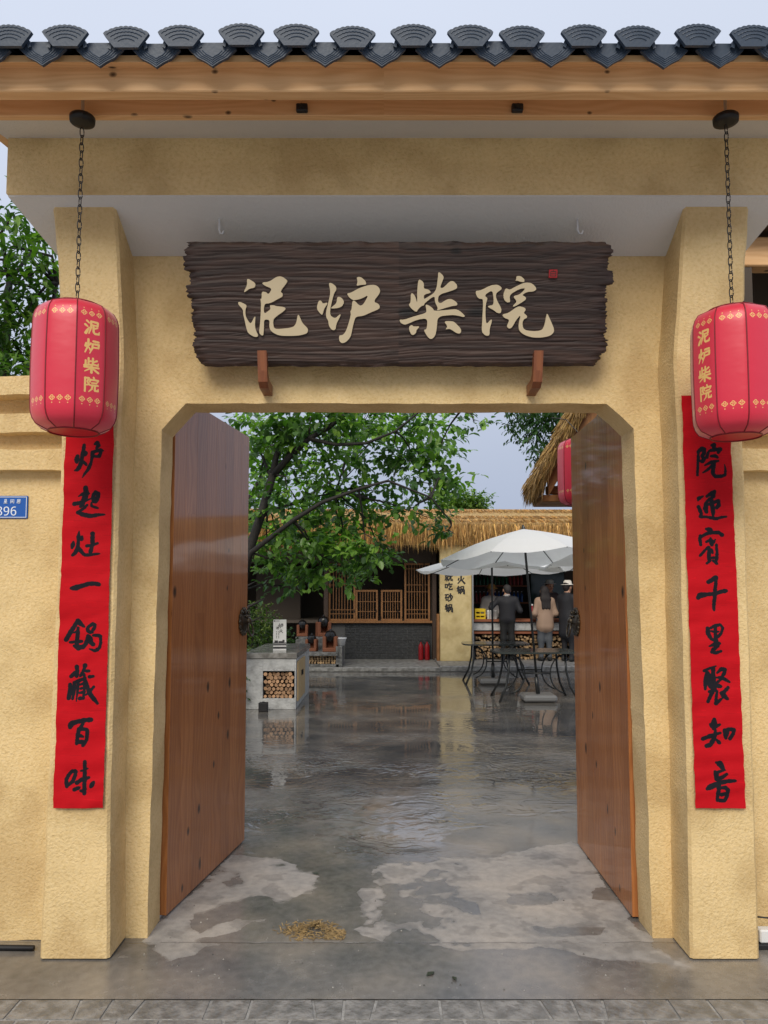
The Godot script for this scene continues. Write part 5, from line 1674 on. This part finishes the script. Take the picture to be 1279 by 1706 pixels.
func make_stoves() -> void:
	var o := thing("stove_bench", "stepped grey brick bench with a small firewood niche by the house", "bench", P(-1.25, 0.09, 16.6))
	var off := -o.position
	for e in [[-1.30, 0.36, 16.30, 0.70, 0.07, 0.8], [-1.62, 0.22, 16.35, 0.10, 0.26, 0.7], [-0.93, 0.30, 16.35, 0.13, 0.42, 0.7], [-1.3, 0.12, 16.35, 0.74, 0.06, 0.7], [-1.4, 0.52, 16.85, 1.0, 0.30, 0.45]]:
		var b := MB.new()
		b.box(P(e[0], e[1], e[2]), Vector3(e[3], e[4], e[5]), 0.006)
		part(o, "block", b, M.grey_stone, off)
	var lg := thing("firewood_stack", "short logs packed in the low niche of the stepped bench", "firewood", P(-1.28, 0.15, 16.1))
	lg.set_meta("kind", "stuff")
	var lb := MB.new()
	for j in 4:
		for i in 10:
			var f := rng.randf_range(0.6, 1.2)
			lb.st.set_color(Color(0.46 * f, 0.31 * f, 0.17 * f))
			var c := P(-1.54 + i * 0.058 + rng.randf_range(-0.01, 0.01), 0.175 + j * 0.044, 16.03 + rng.randf_range(-0.02, 0.02))
			var rr := rng.randf_range(0.02, 0.028)
			lb.tube([c, c + Vector3(0, 0, -0.3)], [rr, rr], 7)
	part(lg, "logs", lb, M.log_end, -lg.position)
	var spots := [[-1.12, 0.395, 16.2, 1.0, "clay stove with black pot on the bench's front step, next to the white basin"], [-1.52, 0.395, 16.3, 0.8, "low clay stove with black pot on the bench's front step, next to the counter"], [-1.32, 0.67, 16.85, 1.0, "clay stove with black pot on the bench's rear step, tallest"], [-1.78, 0.67, 16.9, 0.8, "clay stove with black pot on the bench's rear step, beside the bushes"]]
	for s in spots:
		var t := thing("clay_stove", s[4], "stove", P(s[0], s[1], s[2]), rng.randf_range(-0.4, 0.4), "clay stoves")
		var k: float = s[3]
		var ub := MB.new()
		ub.box(Vector3(0, 0.04, 0) * k, Vector3(0.30, 0.08, 0.26) * k, 0.01)
		for e in [-1, 1]: ub.box(Vector3(e * 0.115, 0.19, 0) * k, Vector3(0.075, 0.25, 0.22) * k, 0.015)
		ub.box(Vector3(0, 0.16, -0.09) * k, Vector3(0.16, 0.2, 0.05) * k, 0.008)
		part(t, "clay_body", ub, M.clay_orange)
		var pot := MB.new(true)
		pot.lathe([[0.0, 0.17], [0.07, 0.19], [0.115, 0.26], [0.125, 0.33], [0.105, 0.38], [0.10, 0.40], [0.095, 0.40], [0.07, 0.425], [0.025, 0.44], [0.02, 0.465], [0.0, 0.47]], 14)
		var pm := part(t, "black_pot", pot, M.pot_black)
		pm.scale = Vector3.ONE * k
	var bs := thing("white_basin", "white glazed basin on the end pier of the stepped bench", "basin", P(-0.93, 0.512, 16.3))
	var bb := MB.new(true)
	bb.lathe([[0.0, 0.0], [0.10, 0.0], [0.135, 0.14], [0.15, 0.15], [0.145, 0.16], [0.125, 0.145], [0.09, 0.02], [0.0, 0.015]], 18)
	part(bs, "bowl", bb, M.white_plastic)

func make_beds() -> void:
	# planting bed along the counter
	var bed := thing("planting_bed", "low stone-edged planting bed behind the concrete counter", "bed", P(-3.2, 0, 12.5))
	var b := MB.new()
	b.box(P(-3.3, 0.06, 12.6), Vector3(2.5, 0.12, 6.5), 0.02)
	part(bed, "edging", b, M.grey_stone, -bed.position)
	var soil := MB.new()
	soil.box(P(-3.3, 0.125, 12.6), Vector3(2.2, 0.03, 6.2))
	part(bed, "soil", soil, M.earth, -bed.position)
	shrub("leafy shrub with fine yellow-green foliage beside the card stand", P(-2.35, 0.13, 12.9), [[-225, 75, -1300, 35, 45, 700], [-200, 105, -1300, 32, 32, 600], [-235, 125, -1300, 30, 30, 400], [-190, 75, -1320, 30, 45, 600], [-215, 130, -1310, 25, 22, 300]], 0.05, 0.018, [Color(0.081, 0.145, 0.022), Color(0.162, 0.221, 0.045), Color(0.054, 0.102, 0.022)], 611)
	shrub("rounded dark shrub next to the stepped bench", P(-2.2, 0.13, 14.6), [[-215, 60, -1460, 35, 45, 420], [-190, 80, -1450, 28, 30, 300], [-240, 85, -1460, 30, 30, 300]], 0.045, 0.024, [Color(0.036, 0.085, 0.022), Color(0.063, 0.128, 0.038), Color(0.027, 0.060, 0.018)], 612)
	shrub("low bright green tufted shrub by the counter's front end", P(-2.12, 0.13, 11.2), [[-214, 45, -1120, 16, 28, 420], [-208, 30, -1110, 14, 18, 260]], 0.05, 0.02, [Color(0.054, 0.170, 0.030), Color(0.108, 0.255, 0.045), Color(0.036, 0.102, 0.022)], 613)
	var fl := shrub("small shrub with red flowers at the counter's front end", P(-2.08, 0.13, 10.7), [[-208, 30, -1072, 14, 22, 160]], 0.05, 0.022, [Color(0.036, 0.085, 0.022), Color(0.054, 0.119, 0.030)], 614)
	var r := RandomNumberGenerator.new()
	r.seed = 615
	for k in 7:
		var f := MB.new()
		var c := Vector3(r.randf_range(-0.1, 0.14), r.randf_range(0.15, 0.42), r.randf_range(-0.05, 0.12))
		for p in 6:
			var a := TAU * p / 6
			var d := Vector3(cos(a), 0.25, sin(a)) * 0.032
			f.quad(c, c + d.rotated(Vector3.UP, 0.4), c + d * 1.4, c + d.rotated(Vector3.UP, -0.4))
		part(fl, "flower", f, M.extinguisher_red)
	# old crooked wood standing in the bed
	var w := thing("crooked_branch", "dark crooked driftwood branch with bare twigs standing in the bed", "branch", P(-2.25, 0.13, 10.3))
	var m := MB.new(true)
	m.tube([Vector3(0, 0, 0), Vector3(0.05, 0.45, 0.05), Vector3(0.12, 0.8, 0.0), Vector3(0.3, 1.15, 0.0), Vector3(0.46, 1.32, 0.05), Vector3(0.66, 1.42, 0.02)], [0.055, 0.05, 0.042, 0.032, 0.022, 0.008], 7)
	m.tube([Vector3(0.12, 0.8, 0.0), Vector3(0.2, 1.2, 0.1), Vector3(0.36, 1.55, 0.1), Vector3(0.55, 1.65, 0.1)], [0.035, 0.026, 0.016, 0.005], 6)
	m.tube([Vector3(0.3, 1.15, 0.0), Vector3(0.5, 1.12, 0.1), Vector3(0.66, 1.2, 0.1)], [0.02, 0.014, 0.005], 5)
	part(w, "wood", m, M.bark)

# ------------------------------------------------------------------ plants
func leaf_mesh(clusters: Array, origin: Vector3, length: float, width: float, cols: Array, sd: int, k := 1.0, droop := 0.35) -> ArrayMesh:
	var r := RandomNumberGenerator.new()
	r.seed = sd
	var vs := PackedVector3Array()
	var ns := PackedVector3Array()
	var cs := PackedColorArray()
	var ix := PackedInt32Array()
	for c in clusters:
		var ctr := Vector3(c[0], c[1], c[2]) / 100.0 - origin
		var rx: float = c[3] / 100.0
		var ry: float = c[4] / 100.0
		for twig in int(c[5] * k / 6.0):
			# leaves sit along short twigs, so that they clump and leave gaps
			var u := Vector3(r.randfn(0, 0.5), r.randfn(0, 0.5), r.randfn(0, 0.5))
			if u.length() > 1.15: u = u.normalized() * 1.1
			var p := ctr + Vector3(u.x * rx, u.y * ry, u.z * maxf(rx, ry) * 1.1)
			var td := Vector3(r.randf_range(-1, 1), r.randf_range(-0.55, 0.4), r.randf_range(-1, 1)).normalized()
			var tint: Color = cols[r.randi() % cols.size()]
			for lf in 6:
				var q := p + td * length * 0.55 * lf
				var d: Vector3 = (td + Vector3(r.randf_range(-1, 1), r.randf_range(-1, 0.7) - droop, r.randf_range(-1, 1)) * 0.9).normalized()
				var sd2 := d.cross(Vector3(r.randf_range(-0.5, 0.5), 1, r.randf_range(-0.5, 0.5))).normalized()
				var n := sd2.cross(d).normalized()
				var L := length * r.randf_range(0.65, 1.2)
				var W := width * r.randf_range(0.75, 1.2)
				var f := r.randf_range(0.75, 1.25)
				var col := Color(tint.r * f, tint.g * f, tint.b * f)
				var b := vs.size()
				var mid := q + d * L * 0.45 + n * L * 0.05
				for e in [q, q + d * L * 0.3 + sd2 * W * 0.8 + n * W * 0.28, q + d * L * 0.68 + sd2 * W * 0.72 + n * W * 0.22, q + d * L - n * L * 0.10, q + d * L * 0.68 - sd2 * W * 0.72 + n * W * 0.22, q + d * L * 0.3 - sd2 * W * 0.8 + n * W * 0.28, mid]:
					vs.append(e); cs.append(col)
				for h in 7:
					ns.append((n + sd2 * [0.0, -0.35, -0.3, 0.0, 0.3, 0.35, 0.0][h]).normalized())
				for t in [[1, 0, 6], [2, 1, 6], [3, 2, 6], [4, 3, 6], [5, 4, 6], [0, 5, 6]]:
					ix.append(b + t[0]); ix.append(b + t[1]); ix.append(b + t[2])
	var arr := []
	arr.resize(Mesh.ARRAY_MAX)
	arr[Mesh.ARRAY_VERTEX] = vs
	arr[Mesh.ARRAY_NORMAL] = ns
	arr[Mesh.ARRAY_COLOR] = cs
	arr[Mesh.ARRAY_INDEX] = ix
	var am := ArrayMesh.new()
	am.add_surface_from_arrays(Mesh.PRIMITIVE_TRIANGLES, arr)
	return am

func shrub(lab: String, at: Vector3, clusters: Array, length: float, width: float, cols: Array, sd: int) -> Node3D:
	var o := thing("shrub", lab, "shrub", at, 0.0, "shrubs in the planting bed")
	var st := MB.new(true)
	for c in clusters:
		var t := Vector3(c[0], c[1], c[2]) / 100.0 - at
		st.tube([Vector3(0, -0.02, 0), t * Vector3(0.5, 0.5, 0.5) + Vector3(0.02, 0, 0), t], [0.012, 0.009, 0.004], 5)
	part(o, "stem", st, M.bark)
	part(o, "foliage", leaf_mesh(clusters, at, length, width, cols, sd, 1.0, 0.0), M.leaf)
	return o

func limb(b: MB, pts: Array, r0: float, r1: float, origin: Vector3) -> void:
	var p := []
	var rad := []
	var n := pts.size()
	for i in n:
		p.append(pts[i] - origin)
		rad.append(lerpf(r0, r1, float(i) / (n - 1)))
	b.tube(p, rad, 8)

func tree(called: String, lab: String, group: String, foot: Vector3, limbs: Array, clusters: Array, length: float, width: float, cols: Array, sd: int, k := 1.0, droop := 0.35) -> void:
	var o := thing(called, lab, "tree", foot, 0.0, group)
	var b := MB.new(true)
	for l in limbs: limb(b, l[0], l[1], l[2], foot)
	# twigs run out from the nearest limb joint to every clump
	var joints := []
	for l in limbs:
		for p in l[0].slice(1): joints.append(p)
	var r := RandomNumberGenerator.new()
	r.seed = sd + 5
	for c in clusters:
		var t := Vector3(c[0], c[1], c[2]) / 100.0
		var best: Vector3 = joints[0]
		for j in joints:
			if j.distance_to(t) < best.distance_to(t): best = j
		var mid := best.lerp(t, 0.5) + Vector3(r.randf_range(-0.1, 0.1), r.randf_range(-0.02, 0.15), r.randf_range(-0.1, 0.1))
		limb(b, [best, mid, t], 0.018, 0.005, foot)
		for e in 2:
			var q := t + Vector3(r.randf_range(-1, 1) * c[3], r.randf_range(-0.8, 0.6) * c[4], r.randf_range(-1, 1) * c[3]) / 100.0
			limb(b, [mid.lerp(t, 0.6), q], 0.007, 0.003, foot)
	part(o, "trunk", b, M.bark)
	part(o, "crown", leaf_mesh(clusters, foot, length, width, cols, sd, k, droop), M.leaf)

func make_trees() -> void:
	var D := 10.5
	var main_limbs := [
		[[P(-2.25, 0.1, 10.6), P(-2.12, 0.9, 10.55), P(-1.96, 1.65, D), P(-1.85, 2.19, D), P(-1.68, 2.71, D), P(-1.53, 3.26, D)], 0.085, 0.055],
		[[P(-1.53, 3.26, D), P(-1.49, 3.53, 10.55), P(-1.38, 3.78, 10.6), P(-1.23, 4.10, 10.7), P(-1.0, 4.6, 10.8)], 0.05, 0.02],
		[[P(-1.53, 3.24, D), P(-1.25, 3.53, 10.4), P(-1.02, 3.71, 10.3), P(-0.75, 3.86, 10.3), P(-0.43, 4.10, 10.2), P(0.1, 4.4, 10.2)], 0.052, 0.018],
		[[P(-1.02, 3.71, 10.3), P(-0.63, 3.61, 10.2), P(-0.24, 3.61, 10.1), P(0.15, 3.75, 10.0), P(0.50, 4.02, 9.9), P(1.0, 4.0, 9.9)], 0.028, 0.008],
		[[P(-1.96, 1.75, D), P(-1.78, 2.17, 10.3), P(-1.20, 2.58, 10.1), P(-0.81, 2.81, 10.0), P(-0.33, 2.97, 9.9), P(0.05, 3.08, 9.9), P(0.6, 2.85, 9.8), P(0.85, 2.55, 9.8)], 0.04, 0.007],
		[[P(-1.72, 2.6, D), P(-1.63, 2.75, 10.7), P(-1.17, 2.97, 11.0), P(-0.7, 3.1, 11.2)], 0.03, 0.008],
		[[P(-1.55, 3.2, D), P(-1.7, 3.5, 10.8), P(-1.9, 3.9, 11.0)], 0.025, 0.008]]
	tree("yard_tree", "leafy young tree leaning over the yard from beside the counter", "", P(-2.25, 0.1, 10.6), main_limbs, CROWN_YARD, 0.125, 0.046,
		[Color(0.101, 0.210, 0.039), Color(0.155, 0.293, 0.053), Color(0.075, 0.163, 0.039), Color(0.237, 0.410, 0.066), Color(0.061, 0.133, 0.044)], 501, 1.85)
	tree("yard_tree", "bright green tree behind the leaning tree, beside the house", "", P(-2.9, 0.1, 14.4), [[[P(-2.9, 0.1, 14.4), P(-2.8, 1.8, 14.4), P(-2.6, 3.2, 14.3), P(-2.0, 4.4, 14.3)], 0.09, 0.03], [[P(-2.6, 3.0, 14.3), P(-1.6, 3.3, 14.2), P(-0.8, 3.8, 14.2)], 0.05, 0.015]], CROWN_BEHIND, 0.12, 0.042,
		[Color(0.170, 0.351, 0.044), Color(0.272, 0.498, 0.066), Color(0.120, 0.249, 0.044)], 502, 1.7)
	tree("wall_tree", "dense green tree rising behind the number plate wall", "", P(-3.0, 0, 5.8), [[[P(-3.0, 0, 5.8), P(-2.95, 1.5, 5.8), P(-2.9, 2.8, 5.75), P(-2.85, 4.0, 5.7)], 0.08, 0.025], [[P(-2.95, 2.4, 5.8), P(-2.6, 3.2, 5.6), P(-2.4, 3.9, 5.5)], 0.04, 0.012], [[P(-2.95, 2.6, 5.8), P(-3.3, 3.4, 5.7), P(-3.4, 4.2, 5.6)], 0.04, 0.012]], CROWN_LEFT, 0.095, 0.019,
		[Color(0.077, 0.176, 0.030), Color(0.131, 0.254, 0.042), Color(0.055, 0.117, 0.030), Color(0.196, 0.332, 0.058)], 503, 1.25, 0.1)
	tree("far_tree", "tall fine-leaved tree with drooping sprays behind the hut", "trees beyond the thatched roofs", P(6.2, 0, 22.5), [[[P(6.2, 0, 22.5), P(6.1, 3, 22.5), P(5.8, 5.5, 22.3), P(5.2, 7.5, 22.2)], 0.2, 0.06], [[P(5.9, 4.6, 22.4), P(5.0, 6.2, 22.2), P(4.2, 6.9, 22.0)], 0.08, 0.02]], CROWN_RIGHT, 0.16, 0.038,
		[Color(0.043, 0.108, 0.033), Color(0.065, 0.146, 0.042), Color(0.032, 0.078, 0.026)], 504, 2.2, 0.8)
	tree("far_tree", "round-topped tree showing just above the thatched ridge", "trees beyond the thatched roofs", P(2.5, 0, 24), [[[P(2.5, 0, 24), P(2.5, 2.5, 24), P(2.45, 4.2, 24)], 0.14, 0.05]], CROWN_BUSH, 0.13, 0.045,
		[Color(0.185, 0.307, 0.050), Color(0.296, 0.440, 0.075), Color(0.111, 0.206, 0.045)], 505, 2.6, 0.0)

# ------------------------------------------------------------------ people
# Tapered bones joined by a smooth minimum, meshed as surface nets; bone: [a, b, ra, rb, colour]
func skin_field(bones: Array, cell: float, sharp: float, st: SurfaceTool, xf := Transform3D()) -> void:
	var lo := Vector3.ONE * 1e9
	var hi := -lo
	for b in bones:
		var r: float = maxf(b[2], b[3]) + cell * 3.0
		lo = lo.min(b[0] - Vector3.ONE * r).min(b[1] - Vector3.ONE * r)
		hi = hi.max(b[0] + Vector3.ONE * r).max(b[1] + Vector3.ONE * r)
	var nx := int((hi.x - lo.x) / cell) + 2
	var ny := int((hi.y - lo.y) / cell) + 2
	var nz := int((hi.z - lo.z) / cell) + 2
	var sum := PackedFloat32Array()
	sum.resize(nx * ny * nz)
	var best := PackedFloat32Array()
	best.resize(nx * ny * nz)
	best.fill(1e9)
	var who := PackedInt32Array()
	who.resize(nx * ny * nz)
	for bi in bones.size():
		var b = bones[bi]
		var a: Vector3 = b[0]
		var d: Vector3 = b[1] - b[0]
		var dd := maxf(d.length_squared(), 1e-9)
		var r: float = maxf(b[2], b[3]) + cell * 3.0
		var l: Vector3 = (b[0].min(b[1]) - Vector3.ONE * r - lo) / cell
		var h: Vector3 = (b[0].max(b[1]) + Vector3.ONE * r - lo) / cell
		for z in range(maxi(0, int(l.z)), mini(nz - 1, int(h.z)) + 1):
			for y in range(maxi(0, int(l.y)), mini(ny - 1, int(h.y)) + 1):
				var row := (z * ny + y) * nx
				for x in range(maxi(0, int(l.x)), mini(nx - 1, int(h.x)) + 1):
					var p := lo + Vector3(x, y, z) * cell - a
					var t := clampf(p.dot(d) / dd, 0.0, 1.0)
					var e: float = (p - d * t).length() - lerpf(b[2], b[3], t)
					sum[row + x] += exp(-e * sharp)
					if e < best[row + x]:
						best[row + x] = e
						who[row + x] = bi
	var f := PackedFloat32Array()
	f.resize(sum.size())
	for i in sum.size(): f[i] = 1.0 if sum[i] <= 1e-9 else -log(sum[i]) / sharp
	var at := {}
	var vs := PackedVector3Array()
	var cs := PackedColorArray()
	var off := [0, 1, nx, nx + 1, nx * ny, nx * ny + 1, nx * ny + nx, nx * ny + nx + 1]
	var pos := [Vector3(0, 0, 0), Vector3(1, 0, 0), Vector3(0, 1, 0), Vector3(1, 1, 0), Vector3(0, 0, 1), Vector3(1, 0, 1), Vector3(0, 1, 1), Vector3(1, 1, 1)]
	var edges := [[0, 1], [2, 3], [4, 5], [6, 7], [0, 2], [1, 3], [4, 6], [5, 7], [0, 4], [1, 5], [2, 6], [3, 7]]
	for z in nz - 1:
		for y in ny - 1:
			for x in nx - 1:
				var i := (z * ny + y) * nx + x
				var s := 0
				for k in 8:
					if f[i + off[k]] < 0.0: s += 1
				if s == 0 or s == 8: continue
				var acc := Vector3.ZERO
				var n := 0
				for e in edges:
					var fa := f[i + off[e[0]]]
					var fb := f[i + off[e[1]]]
					if (fa < 0.0) != (fb < 0.0):
						acc += pos[e[0]].lerp(pos[e[1]], fa / (fa - fb))
						n += 1
				at[i] = vs.size()
				vs.append(lo + (Vector3(x, y, z) + acc / n) * cell)
				cs.append(bones[who[i]][4])
	var ix := PackedInt32Array()
	var st3 := [1, nx, nx * ny]
	for i in at:
		for ax in 3:
			var j: int = i + st3[ax]
			if j >= f.size() or (f[i] < 0.0) == (f[j] < 0.0): continue
			var u: int = st3[(ax + 1) % 3]
			var w: int = st3[(ax + 2) % 3]
			if not (at.has(i - u) and at.has(i - w) and at.has(i - u - w)): continue
			var q := [at[i], at[i - u], at[i - u - w], at[i - w]]
			if f[i] < 0.0: q.reverse()
			for k in [0, 1, 2, 0, 2, 3]: ix.append(q[k])
	st.set_smooth_group(0)
	for k in ix:
		st.set_color(cs[k])
		st.add_vertex(xf * vs[k])

const SKIN := Color(0.42, 0.235, 0.155)

# pose: feet at the origin, the figure looks along +z. hands: where the wrists are.
func person(lab: String, at: Vector3, turn: float, k: float, top: Color, legs: Color, hair: Color, opt: Dictionary) -> void:
	var o := thing("person", lab, "person", at, turn)
	var st := SurfaceTool.new()
	st.begin(Mesh.PRIMITIVE_TRIANGLES)
	var V := func(x, y, z): return Vector3(x, y, z) * k
	var lean: float = opt.get("lean", 0.0)
	var chest: Vector3 = V.call(0, 1.30, lean * 0.6)
	var neck: Vector3 = V.call(0, 1.47, lean)
	var head: Vector3 = V.call(0, 1.60, lean + 0.03)
	var wide: float = opt.get("wide", 1.0)
	var bones := []
	bones.append([V.call(0, 0.98, 0), chest, 0.125 * k * wide, 0.135 * k * wide, top])
	bones.append([V.call(-0.07 * wide, 0.95, 0), V.call(-0.09 * wide, 1.33, lean * 0.6), 0.095 * k, 0.095 * k, top])
	bones.append([V.call(0.07 * wide, 0.95, 0), V.call(0.09 * wide, 1.33, lean * 0.6), 0.095 * k, 0.095 * k, top])
	bones.append([V.call(-0.15 * wide, 1.40, lean * 0.8), V.call(0.15 * wide, 1.40, lean * 0.8), 0.065 * k, 0.065 * k, top])
	bones.append([V.call(0, 1.40, lean * 0.8), neck, 0.06 * k, 0.052 * k, opt.get("collar", top)])
	bones.append([neck, head, 0.05 * k, 0.055 * k, SKIN])
	if opt.has("hem"): # the skirt of a long coat
		bones.append([V.call(-0.05, 1.0, 0), V.call(-0.06, opt.hem, -0.01), 0.115 * k, 0.135 * k, top])
		bones.append([V.call(0.05, 1.0, 0), V.call(0.06, opt.hem, -0.01), 0.115 * k, 0.135 * k, top])
	for s in [-1, 1]:
		var step: float = opt.get("step", 0.0) * s
		var hip: Vector3 = V.call(s * 0.085, 0.92, 0)
		var knee: Vector3 = V.call(s * 0.095, 0.50, step * 0.5 + 0.02)
		var ankle: Vector3 = V.call(s * 0.10, 0.09, step)
		var lw: float = opt.get("baggy", 1.0)
		bones.append([hip, knee, 0.088 * k * lw, 0.065 * k * lw, legs])
		bones.append([knee, ankle, 0.064 * k * lw, 0.047 * k * lw, legs])
		bones.append([ankle + V.call(0, -0.045, -0.03), ankle + V.call(s * 0.02, -0.055, 0.15), 0.042 * k, 0.034 * k, Color(0.02, 0.02, 0.022)])
		var sh: Vector3 = V.call(s * 0.185 * wide, 1.385, lean * 0.8)
		var hand: Vector3 = opt.hands[0 if s < 0 else 1] * k
		var mid := (sh + hand) / 2.0
		var reach := sh.distance_to(hand)
		var bend := sqrt(maxf(0.0, pow(0.275 * k, 2.0) - reach * reach / 4.0))
		var elbow: Vector3 = mid + V.call(s * 0.35, -0.55, -0.75).normalized() * bend
		bones.append([sh, elbow, 0.062 * k, 0.052 * k, top])
		bones.append([elbow, hand.lerp(elbow, 0.12), 0.050 * k, 0.036 * k, top])
		bones.append([hand.lerp(elbow, 0.12), hand, 0.030 * k, 0.026 * k, SKIN])
	skin_field(bones, 0.021, 42.0, st)
	# hands on a finer grid: palm, four fingers, thumb
	for s in [-1, 1]:
		var hand: Vector3 = opt.hands[0 if s < 0 else 1] * k
		var sh: Vector3 = V.call(s * 0.185 * wide, 1.385, lean * 0.8)
		var dir: Vector3 = (hand - (hand + sh) / 2.0 - V.call(s * 0.1, -0.14, -0.18)).normalized()
		var side: Vector3 = dir.cross(Vector3(0, 0.4, 1)).normalized()
		var hb := [[hand - dir * 0.02, hand + dir * 0.06 * k, 0.027 * k, 0.030 * k, SKIN], [hand + side * 0.018 * k, hand + side * 0.022 * k + dir * 0.07 * k, 0.018 * k, 0.016 * k, SKIN], [hand - side * 0.018 * k, hand - side * 0.022 * k + dir * 0.07 * k, 0.018 * k, 0.016 * k, SKIN]]
		for i in 4:
			var root: Vector3 = hand + dir * 0.075 * k + side * (i - 1.5) * 0.02 * k
			var ln: float = [0.062, 0.075, 0.07, 0.055][i] * k
			var kn: Vector3 = root + dir * ln * 0.55
			var curl: Vector3 = (dir + Vector3(0, -0.6, 0.1)).normalized()
			hb.append([root, kn, 0.010 * k, 0.0095 * k, SKIN])
			hb.append([kn, kn + curl * ln * 0.5, 0.0095 * k, 0.008 * k, SKIN])
		hb.append([hand + side * 0.022 * k * -s, hand + side * 0.055 * k * -s + dir * 0.035 * k, 0.013 * k, 0.011 * k, SKIN])
		hb.append([hand + side * 0.055 * k * -s + dir * 0.035 * k, hand + side * 0.06 * k * -s + dir * 0.065 * k, 0.011 * k, 0.009 * k, SKIN])
		skin_field(hb, 0.008, 170.0, st)
	# head: skull, jaw, nose, brows, ears, lips
	var q := Transform3D(Basis(Vector3.UP, opt.get("look", 0.0)) * Basis(Vector3.RIGHT, opt.get("nod", 0.0)), head)
	var hv := func(x, y, z): return Vector3(x, y, z) * k
	var fb := [[hv.call(0, 0.035, -0.018), hv.call(0, 0.035, 0.015), 0.083 * k, 0.080 * k, SKIN], [hv.call(0, -0.02, 0.025), hv.call(0, -0.075, 0.05), 0.064 * k, 0.034 * k, SKIN], [hv.call(0, 0.02, 0.088), hv.call(0, -0.018, 0.108), 0.010 * k, 0.014 * k, SKIN],
		[hv.call(-0.045, 0.035, 0.075), hv.call(0.045, 0.035, 0.075), 0.014 * k, 0.014 * k, SKIN], [hv.call(-0.02, -0.052, 0.083), hv.call(0.02, -0.052, 0.083), 0.009 * k, 0.009 * k, Color(0.34, 0.12, 0.09)], [hv.call(0, -0.06, -0.02), hv.call(0, -0.12, -0.03), 0.052 * k, 0.05 * k, SKIN]]
	for s in [-1, 1]:
		fb.append([hv.call(s * 0.088, 0.015, -0.005), hv.call(s * 0.09, -0.02, 0.0), 0.014 * k, 0.010 * k, SKIN])
		fb.append([hv.call(s * 0.033, 0.018, 0.083), hv.call(s * 0.038, 0.018, 0.082), 0.0095 * k, 0.0095 * k, Color(0.02, 0.015, 0.012)])
	skin_field(fb, 0.011, 110.0, st, q)
	st.generate_normals()
	part(o, "body", st.commit(), M.figure)
	# hair and hat are pieces of their own
	var hs := SurfaceTool.new()
	hs.begin(Mesh.PRIMITIVE_TRIANGLES)
	var hb2 := [[hv.call(0, 0.055, -0.03), hv.call(0, 0.062, 0.005), 0.088 * k, 0.083 * k, hair], [hv.call(0, 0.0, -0.055), hv.call(0, -0.04, -0.05), 0.062 * k, 0.05 * k, hair]]
	if opt.get("long", 0.0) > 0.0:
		for e in [-0.05, 0.0, 0.05]:
			hb2.append([hv.call(e, 0.0, -0.06), hv.call(e * 1.4, -opt.long * 0.45, -0.10), 0.055 * k, 0.05 * k, hair])
			hb2.append([hv.call(e * 1.4, -opt.long * 0.45, -0.10), hv.call(e * 1.5, -opt.long, -0.15), 0.05 * k, 0.03 * k, hair])
	skin_field(hb2, 0.014, 60.0, hs, q)
	hs.generate_normals()
	part(o, "hair", hs.commit(), M.figure)
	if opt.has("hat"):
		var hat := MB.new(true)
		hat.lathe([[0.0, 0.175 * k], [0.06 * k, 0.175 * k], [0.085 * k, 0.15 * k], [0.095 * k, 0.085 * k], [0.15 * k, 0.075 * k], [0.152 * k, 0.070 * k], [0.094 * k, 0.068 * k]], 18, Vector3.ZERO, false)
		var hm := part(o, "hat", hat, M[opt.hat])
		hm.transform = q

func make_people() -> void:
	mat("hat_straw", lin(0.50, 0.27, 0.07), 0.8)
	mat("hat_white", lin(0.60, 0.57, 0.52), 0.8)
	var dark := Color(0.012, 0.014, 0.018)
	var hairc := Color(0.012, 0.010, 0.010)
	person("person in black jacket and trousers seen from behind at the counter, one arm raised", P(2.74, 0.12, 17.18), PI - 0.15, 0.965, dark, Color(0.012, 0.012, 0.014), Color(0.03, 0.026, 0.024), {"hands": [Vector3(-0.24, 1.12, 0.24), Vector3(0.36, 1.30, 0.22)], "wide": 1.1, "look": 0.3, "collar": Color(0.30, 0.29, 0.28)})
	person("person in straw hat and white top behind the counter, facing the yard", P(2.55, 0.12, 18.35), 0.15, 0.96, Color(0.45, 0.42, 0.4), dark, hairc, {"hands": [Vector3(-0.2, 1.0, 0.2), Vector3(0.2, 1.0, 0.25)], "hat": "hat_straw", "nod": 0.12})
	person("person with long dark hair in a beige coat and wide grey trousers, seen from behind", P(3.55, 0.12, 17.05), PI + 0.1, 0.95, Color(0.30, 0.20, 0.145), Color(0.075, 0.085, 0.095), hairc, {"hands": [Vector3(-0.22, 0.98, 0.18), Vector3(0.22, 1.0, 0.16)], "long": 0.38, "hem": 0.80, "baggy": 1.12, "wide": 0.95})
	person("person in a long black coat and pale hat turned towards the counter", P(4.02, 0.12, 16.95), PI - 0.9, 1.0, dark, dark, hairc, {"hands": [Vector3(-0.22, 0.98, 0.22), Vector3(0.22, 1.0, 0.16)], "hem": 0.62, "hat": "hat_white"})
	person("person in a dark top and white hat standing back at the kiosk", P(3.92, 0.12, 18.3), 0.3, 1.02, Color(0.05, 0.035, 0.035), dark, hairc, {"hands": [Vector3(-0.2, 0.95, 0.15), Vector3(0.2, 0.95, 0.15)], "hat": "hat_white"})
